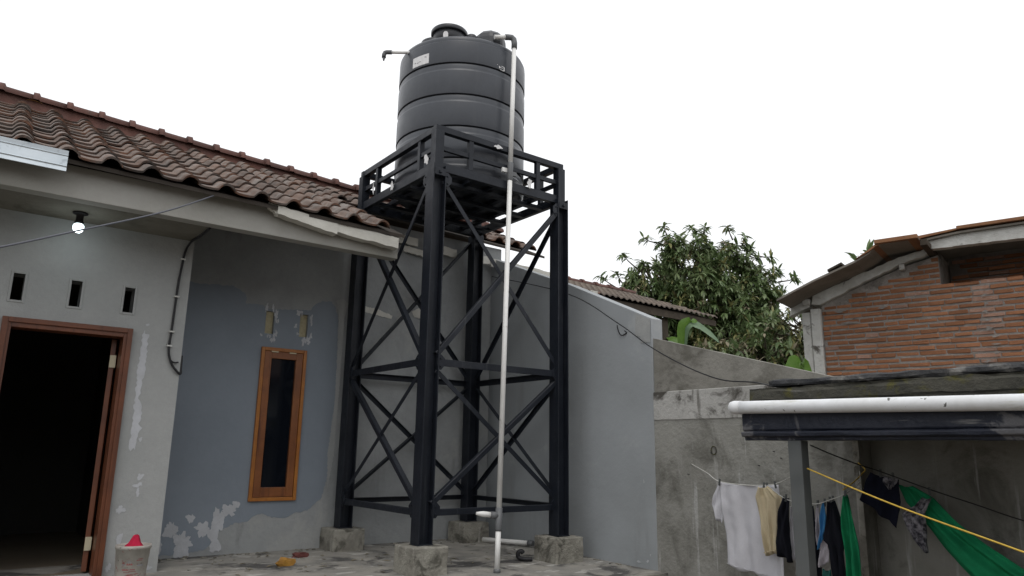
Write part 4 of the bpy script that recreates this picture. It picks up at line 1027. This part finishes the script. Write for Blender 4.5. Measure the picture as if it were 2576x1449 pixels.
C(MB().prism([(6.6, 7.24, 2.98), (9.62, 7.24, 2.98), (9.62, 7.24, 3.065), (6.6, 7.24, 3.11)], (0, .03, 0)), 'eave_board', M['old_wood'], nb)
C(MB().box(6.02, 6.95, 7.20, 7.23, 2.98, 3.16), 'end_board', M['board'], nb)
C(MB().box(8.42, 8.56, 7.33, 7.47, -.6, 2.99), 'post', M['old_wood'], nb)
C(MB().box(6.9, 8.41, 7.36, 7.44, 2.86, 2.975), 'tie_beam', M['old_wood'], nb)

# ------------------------------------------------------------------ brick house
bh = thing('brick_house', 'unplastered red brick house with a crooked sheet roof behind the concrete wall', 'house', loc=(7.385, 4.435, 0), rotz=R(-75))
def BP(mb, name, m, bevel=0, kind=None): return mb.build(name, M[m], bh, bevel, kind=kind)
core = MB().box(.237, 4.2, .020, .25, -.6, 2.55)
core.prism([(.237, .020, 2.551), (1.40, .020, 2.551), (1.40, .020, 2.985), (1.06, .020, 2.90), (.237, .020, 2.60)], (0, .2, 0))
core.box(1.402, 4.2, .020, .25, 2.551, 2.675)
BP(core, 'mortar_wall', 'mortar')
BP(MB().box(1.41, 4.2, .745, .9, 2.3, 3.15), 'recess_wall', 'mortar')
BP(MB().box(1.31, 1.40, .26, .9, 2.3, 3.05), 'recess_side', 'mortar')
BP(MB().box(.028, .122, -.012, .24, -.6, 2.52), 'column', 'plaster_old', .012)
BP(MB().box(.128, .236, -.03, .24, -.6, 2.55), 'column', 'plaster_old', .012)
# wall behind the corner, receding
BP(MB().box(.03, .18, .245, 4.5, -.6, 2.5), 'side_wall', 'mortar')
# ring beam along the rake, chipped
def rake(p, y0, y1, name, m, seed, amp=.008):
    o2 = jag(p, .05, amp, seed); mb = MB().prism([(u, y0, z) for u, z in o2], (0, y1 - y0, 0)); return BP(mb, name, m)
rake([(.155, 2.60), (.245, 2.585), (.60, 2.74), (1.05, 2.915), (1.10, 2.93), (1.36, 3.005), (1.36, 3.06), (1.05, 3.0), (.60, 2.845), (.17, 2.69)], -.05, .20, 'ring_beam', 'plaster_old', 3)
rake([(-.10, 2.49), (.125, 2.575), (.125, 2.66), (.08, 2.66), (-.08, 2.585)], -.02, .10, 'ring_beam', 'plaster_old', 5)
rake([(1.33, 3.005), (2.6, 2.985), (3.6, 2.97), (3.6, 3.13), (1.33, 3.118)], -.20, -.10, 'beam', 'plaster_old', 6, .003)
BP(MB().box(.06, .14, -.06, .02, 2.60, 2.66), 'bracket', 'plaster_old', .008)
BP(MB().box(1.05, 1.10, -.07, -.0, 2.86, 2.92), 'bracket', 'plaster_old', .008)
# bricks
BR, BL, MJ = .0555, .205, .0215
bms = []
for s in range(6):
    rr = random.Random(s); bm = bmesh.new(); bmesh.ops.create_cube(bm, size=1)
    for v in bm.verts: v.co += Vector((rr.uniform(-.02, .02), rr.uniform(-.05, .05), rr.uniform(-.09, .09)))
    bmesh.ops.bevel(bm, geom=bm.edges[:], offset=.05, segments=1, affect='EDGES')
    me = bpy.data.meshes.new('brick'); bm.to_mesh(me); bm.free(); me.materials.append(M['brick_pale'] if s == 5 else M['brick']); bms.append(me)
rb = random.Random(21); allb = []
for r in range(-24, 25):
    z = 1.80 + BR * r
    u = .24 - rb.uniform(0, .12)
    while u < 3.9:
        w = BL * rb.uniform(.62, 1.18); u0, u1 = max(u, .243), u + w - MJ * rb.uniform(.15, .45); u += w
        if u1 - u0 < .03: continue
        uc = (u0 + u1) / 2
        if u0 < 1.40:
            lim = 2.575 + .395 * (u0 - .24)
            if z + BR > lim: continue
            yb = 0.02
            if z > 2.66 and u1 > 1.40: u1 = 1.398
        else:
            yb = .02 if z < 2.64 else .72
        if z > 3.06: continue
        allb.append((u0, u1, z, yb))
vis = [b for b in allb if b[0] < 2.25 and b[2] > 1.72]; rest = [b for b in allb if not (b[0] < 2.25 and b[2] > 1.72)]
vis.sort(key=lambda b: (b[3] > .1, b[0]))
rest += vis[300:]; vis = vis[:300]
def brick_m(b):
    u0, u1, z, yb = b
    return Matrix.Translation(((u0 + u1) / 2, yb + .036 + rb.uniform(-.005, .005), z + BR / 2 + rb.uniform(-.003, .003))) @ Matrix.Rotation(rb.uniform(-.012, .012), 4, 'Y') @ Matrix.Diagonal(((u1 - u0), .09, BR - MJ * rb.uniform(.75, 1.2), 1))
for b in vis:
    o = bpy.data.objects.new('brick', rb.choice(bms[:5]) if rb.random() > (.75 if 1.66 < (b[0] + b[1]) / 2 < 1.86 else .05) else bms[5]); COL.objects.link(o); o.parent = bh; o.matrix_basis = brick_m(b)
mb = MB()
for b in rest:
    me = rb.choice(bms[:5]); T = brick_m(b); k = len(mb.v); mb.v += [tuple(T @ v.co) for v in me.vertices]
    for p in me.polygons: mb.face([k + i for i in p.vertices])
BP(mb, 'outer_bricks', 'brick', kind='stuff')
# mortar smears
for i in range(13):
    if i < 9: u, z, a, c_ = 1.765 + rb.uniform(-.05, .05), 1.88 + .08 * i, rb.uniform(.015, .035), rb.uniform(.006, .016)
    else: u, z, a, c_ = rb.uniform(.3, .95), rb.uniform(2.36, 2.52), rb.uniform(.03, .07), rb.uniform(.006, .016)
    o2 = blob(u, z, a, c_, 40, i + 90, .6); mb = MB()
    loop = [Vector((p, q, 0)) for p, q in o2]
    for p in loop: mb.vert((p.x, -.0135 - .0001 * i, p.y))
    for t in tessellate_polygon([loop]): mb.face(t)
    BP(mb, 'mortar_smear', 'mortar')
# roof sheets
top_ = [(-.08, 2.605), (.30, 2.765), (.733, 2.918), (.86, 2.985), (.93, 3.055), (1.31, 3.072), (1.64, 3.092), (2.6, 3.10), (3.8, 3.12)]
def sheet(i0, i1, name, m, y0=-.5, y1=3.5, th=.022, dz=0):
    mb = MB(); A = top_[i0:i1 + 1]
    mb.prism([(u, y0, z + dz) for u, z in A] + [(u, y0, z + dz - th) for u, z in reversed(A)], (0, y1 - y0, 0)); return BP(mb, name, m)
sheet(0, 2, 'roof_sheet', 'asbestos'); sheet(2, 5, 'roof_sheet', 'asbestos', -.48, 3.5, .02, .004)
BP(MB().prism([(1.25, -.24, 3.10), (1.62, -.24, 3.135), (3.8, -.24, 3.15), (3.8, -.24, 3.13), (1.62, -.24, 3.115), (1.25, -.24, 3.08)], (0, 3.6, 0)), 'roof_sheet', 'asbestos')
BP(MB().prism([(.46, -.51, 2.835), (.60, -.51, 2.895), (.60, -.51, 2.915), (.46, -.51, 2.857)], (0, 1.5, 0)), 'roof_sheet', 'old_wood')
BP(MB().prism([(.735, -.505, 2.93), (.86, -.505, 3.005), (.93, -.505, 3.055), (1.0, -.505, 3.06), (.93, -.505, 3.03), (.86, -.505, 2.985)], (0, 1.2, 0)), 'roof_edge', 'orange_edge')
BP(MB().box(.925, 1.31, -.53, .8, 3.052, 3.093), 'roof_edge', 'orange_edge', .004)
BP(MB().prism([(1.265, -.26, 3.112), (1.62, -.26, 3.148), (1.62, -.26, 3.165), (1.265, -.26, 3.140)], (0, 1.3, 0)), 'roof_edge', 'orange_edge')
BP(MB().box(1.615, 3.8, -.27, .8, 3.151, 3.184), 'roof_edge', 'orange_edge', .004)
BP(MB().box(1.32, 1.38, -.46, .2, 2.99, 3.05), 'rafter', 'old_wood')

# ------------------------------------------------------------------ vegetation
def leaf(mb, base, d, up_, L, w, mi, droop):
    d = d.normalized(); s = d.cross(up_)
    if s.length < 1e-3: s = d.orthogonal()
    s.normalize(); pts = []
    p = base.copy(); dd = d.copy()
    for k, (t, ww) in enumerate(((0, .25), (.35, 1.0), (.7, .8), (1.0, .05))):
        b = len(mb.v); mb.v += [tuple(p - s * w * ww), tuple(p + s * w * ww)]
        pts.append(b); dd = (dd + Vector((0, 0, -droop * .5))).normalized(); p = p + dd * L * .35
    for k in range(3): mb.face([pts[k], pts[k] + 1, pts[k + 1] + 1, pts[k + 1]], mi, True)
def rosette(mb, c, ax, rn, size, mats, n=12):
    ax = ax.normalized(); a = ax.orthogonal().normalized(); b = ax.cross(a); q0 = rn.uniform(0, 6.28)
    mi = rn.choices(range(4), mats)[0]
    for k in range(n):
        q = q0 + 2.4 * k; el = rn.uniform(-.2, .7) if k > 2 else rn.uniform(.5, 1.0)
        d = (a * math.cos(q) + b * math.sin(q)) * math.cos(el) + ax * math.sin(el)
        L = size * rn.uniform(.75, 1.2)
        leaf(mb, c - ax * rn.uniform(0, .06), d, Vector((0, 0, 1)) if abs(d.z) < .9 else a, L, L * .135, mi if rn.random() < .8 else rn.choices(range(4), mats)[0], rn.uniform(.35, 1.0))
def tree(name, label, base, height, lobes, n_tips, size, mats, seed, extra=(), inner=.55):
    """lobes: list of (x,y,z,rx,ry,rz). trunk > limbs > twigs ending in leaf rosettes"""
    rn = random.Random(seed)
    t = thing(name, label, 'tree', loc=base)
    B = Vector(base); fork = B + Vector((0, 0, height * .45))
    wood = MB()
    wood.tube(curve_pts([B + Vector((0, 0, -.1)), B + Vector((.06, .05, height * .2)), fork]), [.17 * (1 - .4 * k / 16) for k in range(17)], 10)
    fol = MB(); tips = []
    tot = sum(l[3] * l[4] * l[5] for l in lobes)
    for l in lobes:
        c = Vector(l[:3]); rad = Vector(l[3:])
        mid = fork.lerp(c, .5) + Vector((rn.uniform(-.2, .2), rn.uniform(-.2, .2), -.1))
        wood.tube(curve_pts([fork + Vector((0, 0, -.1)), mid, c]), [.085 * (1 - .75 * k / 16) for k in range(17)], 7)
        for k in range(max(3, int(n_tips * l[3] * l[4] * l[5] / tot))):
            v = Vector((rn.gauss(0, 1), rn.gauss(0, 1), rn.gauss(0, 1))).normalized()
            r = inner + (1.12 - inner) * rn.random() ** .6
            p = c + Vector((v.x * rad.x, v.y * rad.y, v.z * rad.z)) * r
            tips.append((p, c, v))
    for p, c, v in tips:
        if rn.random() < .45:
            q = c.lerp(p, .35); m_ = q.lerp(p, .5) + Vector((0, 0, -.05))
            wood.tube([q, m_, p], [.016, .011, .006], 4, False)
        ax = (v + Vector((0, 0, .5)) + Vector((rn.uniform(-.3, .3), rn.uniform(-.3, .3), 0))).normalized()
        rosette(fol, p, ax, rn, size * rn.uniform(.65, 1.3), mats, rn.randint(9, 14))
        if rn.random() < .6: rosette(fol, p - ax * size * .55, ax, rn, size * .9, mats, 7)
    for p in extra:
        p = Vector(p); near_ = min(lobes, key=lambda l: (Vector(l[:3]) - p).length); c = Vector(near_[:3])
        wood.tube([c.lerp(p, .5), c.lerp(p, .8) + Vector((0, 0, -.03)), p], [.018, .012, .007], 5, False)
        ax = ((p - c).normalized() + Vector((0, 0, .9))).normalized()
        rosette(fol, p, ax, rn, size * 1.15, mats, 15); rosette(fol, p.lerp(c, .12), ax, rn, size, mats, 9)
    C(wood, 'trunk', M['bark'], t)
    me = bpy.data.meshes.new('foliage'); me.from_pydata(fol.v, [], fol.f)
    for k in ('leaf_a', 'leaf_b', 'leaf_c', 'leaf_d'): me.materials.append(M[k])
    me.polygons.foreach_set('material_index', fol.mi); me.polygons.foreach_set('use_smooth', fol.sm)
    o = bpy.data.objects.new('foliage', me); COL.objects.link(o); o['kind'] = 'stuff'
    o.parent = t; o.matrix_parent_inverse = Matrix.Translation(-t.location)
    return t
# view plane at about 15 m: along-image direction e, depth direction f
e = Vector((.797, -.603, 0)); fd = Vector((.603, .797, 0)); O = Vector((11.8, 9.35, 0))
def lp(a, z, d, ra, rz): p = O + e * a + fd * d; return (p.x, p.y, z, ra * .9, ra * .9, rz)
tree('leafy_tree', 'tall leafy tree with narrow leaves in rosettes behind the neighbouring roof', (11.8, 9.5, -.6), 6.2,
     [lp(-.1, 4.75, 0, .75, .62), lp(.62, 4.7, .2, .62, .62), lp(-.85, 4.35, .1, .62, .5), lp(.1, 4.0, -.2, .9, .6), lp(1.0, 3.95, 0, .75, .55), lp(-.6, 3.65, .2, .8, .5), lp(.6, 3.3, -.4, .95, .6), lp(-.5, 2.9, .2, 1.1, .55), lp(1.3, 3.2, .1, .7, .6), lp(-.45, 5.1, 0, .3, .35), lp(.15, 5.2, .1, .3, .35), lp(.95, 5.05, .1, .35, .4), lp(1.35, 4.35, .1, .55, .45), lp(-1.25, 4.0, .1, .55, .4)],
     2000, .165, (5, 5, 1.0, .4), 4,
     extra=[tuple(O + e * a + Vector((0, 0, z))) for a, z in ((-1.95, 4.52), (-1.62, 4.58), (-1.5, 5.0), (-1.05, 5.35), (-.62, 5.62), (-.55, 5.42), (-.05, 5.62), (.25, 5.60), (.72, 5.62), (1.12, 5.25), (1.35, 4.95), (1.62, 4.98), (2.1, 4.55), (-.75, 5.25))])
O2 = O + e * 1.2 + fd * -2.6
def l2(a, z, d, ra, rz): p = O2 + e * a + fd * d; return (p.x, p.y, z, ra * .9, ra * .9, rz)
tree('bushy_tree', 'shorter dense bushy tree with dull olive leaves beside the brick house', tuple(O2 + Vector((0, 0, -.6))), 3.6,
     [l2(.0, 2.9, 0, .75, .55), l2(.55, 3.0, .2, .6, .5), l2(-.7, 2.5, .1, .8, .5), l2(.2, 2.2, -.2, .9, .6), l2(.75, 2.3, 0, .5, .7), l2(-1.5, 2.3, .3, .8, .55)],
     1000, .15, (4, 2.5, 1.6, 2.6), 14, inner=.4)
O3 = Vector((15.2, 7.3, 0))
tree('small_tree', 'tip of a tree showing above the orange edged sheet roof', tuple(O3 + Vector((0, 0, -.6))), 5.4,
     [(15.0, 7.2, 5.0, .45, .45, .35), (15.3, 7.0, 4.6, .6, .6, .5)], 60, .24, (4, 4, 1, .5), 24)
def banana_leaf(mb, path, w, side, fold=.25, n=14):
    """leaf blade along an arching midrib; side = direction across the blade"""
    P = curve_pts(path, max(2, n // (len(path) - 1))); side = Vector(side).normalized(); prev = None; N = len(P) - 1
    for k, p in enumerate(P):
        t = k / N; d = (P[min(k + 1, N)] - P[max(k - 1, 0)]).normalized()
        s = (side - d * side.dot(d)).normalized(); nrm = d.cross(s).normalized()
        ww = w * (math.sin(math.pi * min(.999, .06 + .94 * t)) ** .55) * (1 + .06 * math.sin(k * 2.3))
        if k == N: ww = w * .04
        ids = [mb.vert(p - s * ww + nrm * ww * fold), mb.vert(p), mb.vert(p + s * ww + nrm * ww * fold)]
        if prev:
            for q in (0, 1): mb.face([prev[q], prev[q + 1], ids[q + 1], ids[q]], 0, True)
        prev = ids
def banana(base, top_, label, leaves):
    t = thing('banana_plant', label, 'banana plant', 'banana plants behind the concrete wall', loc=base)
    B, T = Vector(base), Vector(top_)
    C(MB().tube(curve_pts([B, B.lerp(T, .5) + Vector((.02, 0, 0)), T]), [.10, .095] + [.085] * 15, 10), 'stem', M['banana_dark'], t)
    for path, w, side, m in leaves:
        mb = MB(); banana_leaf(mb, path, w, side)
        C(mb, 'leaf', M[m], t)
banana((8.33, 6.9, -.6), (8.33, 6.9, 2.25), 'banana plant with a bright arching leaf beside the timber post',
       [([(8.33, 6.9, 2.2), (8.30, 6.87, 2.62), (8.29, 6.83, 2.80), (8.37, 6.76, 2.86), (8.46, 6.69, 2.84)], .06, (.8, -.6, 0), 'banana'),
        ([(8.36, 6.86, 2.3), (8.36, 6.78, 2.74), (8.44, 6.72, 2.80), (8.63, 6.62, 2.67), (8.76, 6.55, 2.55)], .075, (.3, .45, .85), 'banana_dark'),
        ([(8.30, 6.92, 2.2), (8.26, 6.93, 2.5), (8.17, 6.99, 2.57), (8.07, 7.07, 2.50), (7.98, 7.12, 2.38)], .09, (.6, .75, .3), 'banana_dark'),
        ([(8.35, 6.92, 2.2), (8.45, 7.1, 2.6), (8.6, 7.3, 2.7), (8.8, 7.5, 2.5)], .10, (.8, -.6, 0), 'banana')])
banana((6.02, 3.72, -.6), (6.02, 3.72, 1.4), 'banana plant whose bright leaf tip shows above the concrete wall',
       [([(6.02, 3.72, 1.4), (6.01, 3.71, 1.65), (6.03, 3.69, 1.80), (6.05, 3.67, 1.845)], .075, (.8, -.6, -.1), 'banana'),
        ([(6.04, 3.71, 1.4), (6.05, 3.69, 1.70), (6.09, 3.66, 1.80), (6.16, 3.62, 1.68)], .05, (.5, -.4, .5), 'banana'),
        ([(6.02, 3.74, 1.4), (5.95, 3.85, 1.55), (5.85, 3.95, 1.55), (5.78, 4.05, 1.45)], .08, (.8, .6, 0), 'banana')])
# yellow leaf stuck under the ridge, loose wire on the pale wall, tape scraps on the tower
yl = MB(); banana_leaf(yl, [(.15, 8.28, 4.305), (.21, 8.27, 4.315), (.29, 8.26, 4.30)], .022, (0, 1, .4))
tag(yl.build('fallen_leaf', M['yellow_paper']), 'yellow fallen leaf caught on the brown roof tiles just below the ridge', 'leaf')
tag(MB().tube(curve_pts([(5.116, 5.03, 2.20), (5.108, 5.015, 2.16), (5.112, 4.99, 2.105), (5.106, 4.945, 2.09), (5.112, 4.90, 2.11), (5.106, 4.925, 2.13)]), .005, 6).build('wire', M['cable']), 'short curl of loose wire stuck on the pale grey wall under the sagging wire', 'wire')
for (x, y, z), (a, b, c_) in (((3.222, 5.63, 3.64), (.006, .035, .05)), ((3.222, 6.30, 3.565), (.006, .03, .045)), ((3.222, 6.72, 3.66), (.006, .02, .06)), ((4.33, 5.455, 3.62), (.03, .006, .05)), ((3.93, 5.457, 3.90), (.05, .005, .02))):
    o2 = blob(0, 0, 1, 1, 30, int(x * 100 + y * 10), .4); mb = MB()
    if a < b: mb.prism([(x, y + b * p, z + c_ * q) for p, q in o2], (-a * .5, 0, 0))
    else: mb.prism([(x + a * p, y, z + c_ * q) for p, q in o2], (0, -b * .5, 0))
    C(mb, 'tape_scrap', M['sticker'], stand)
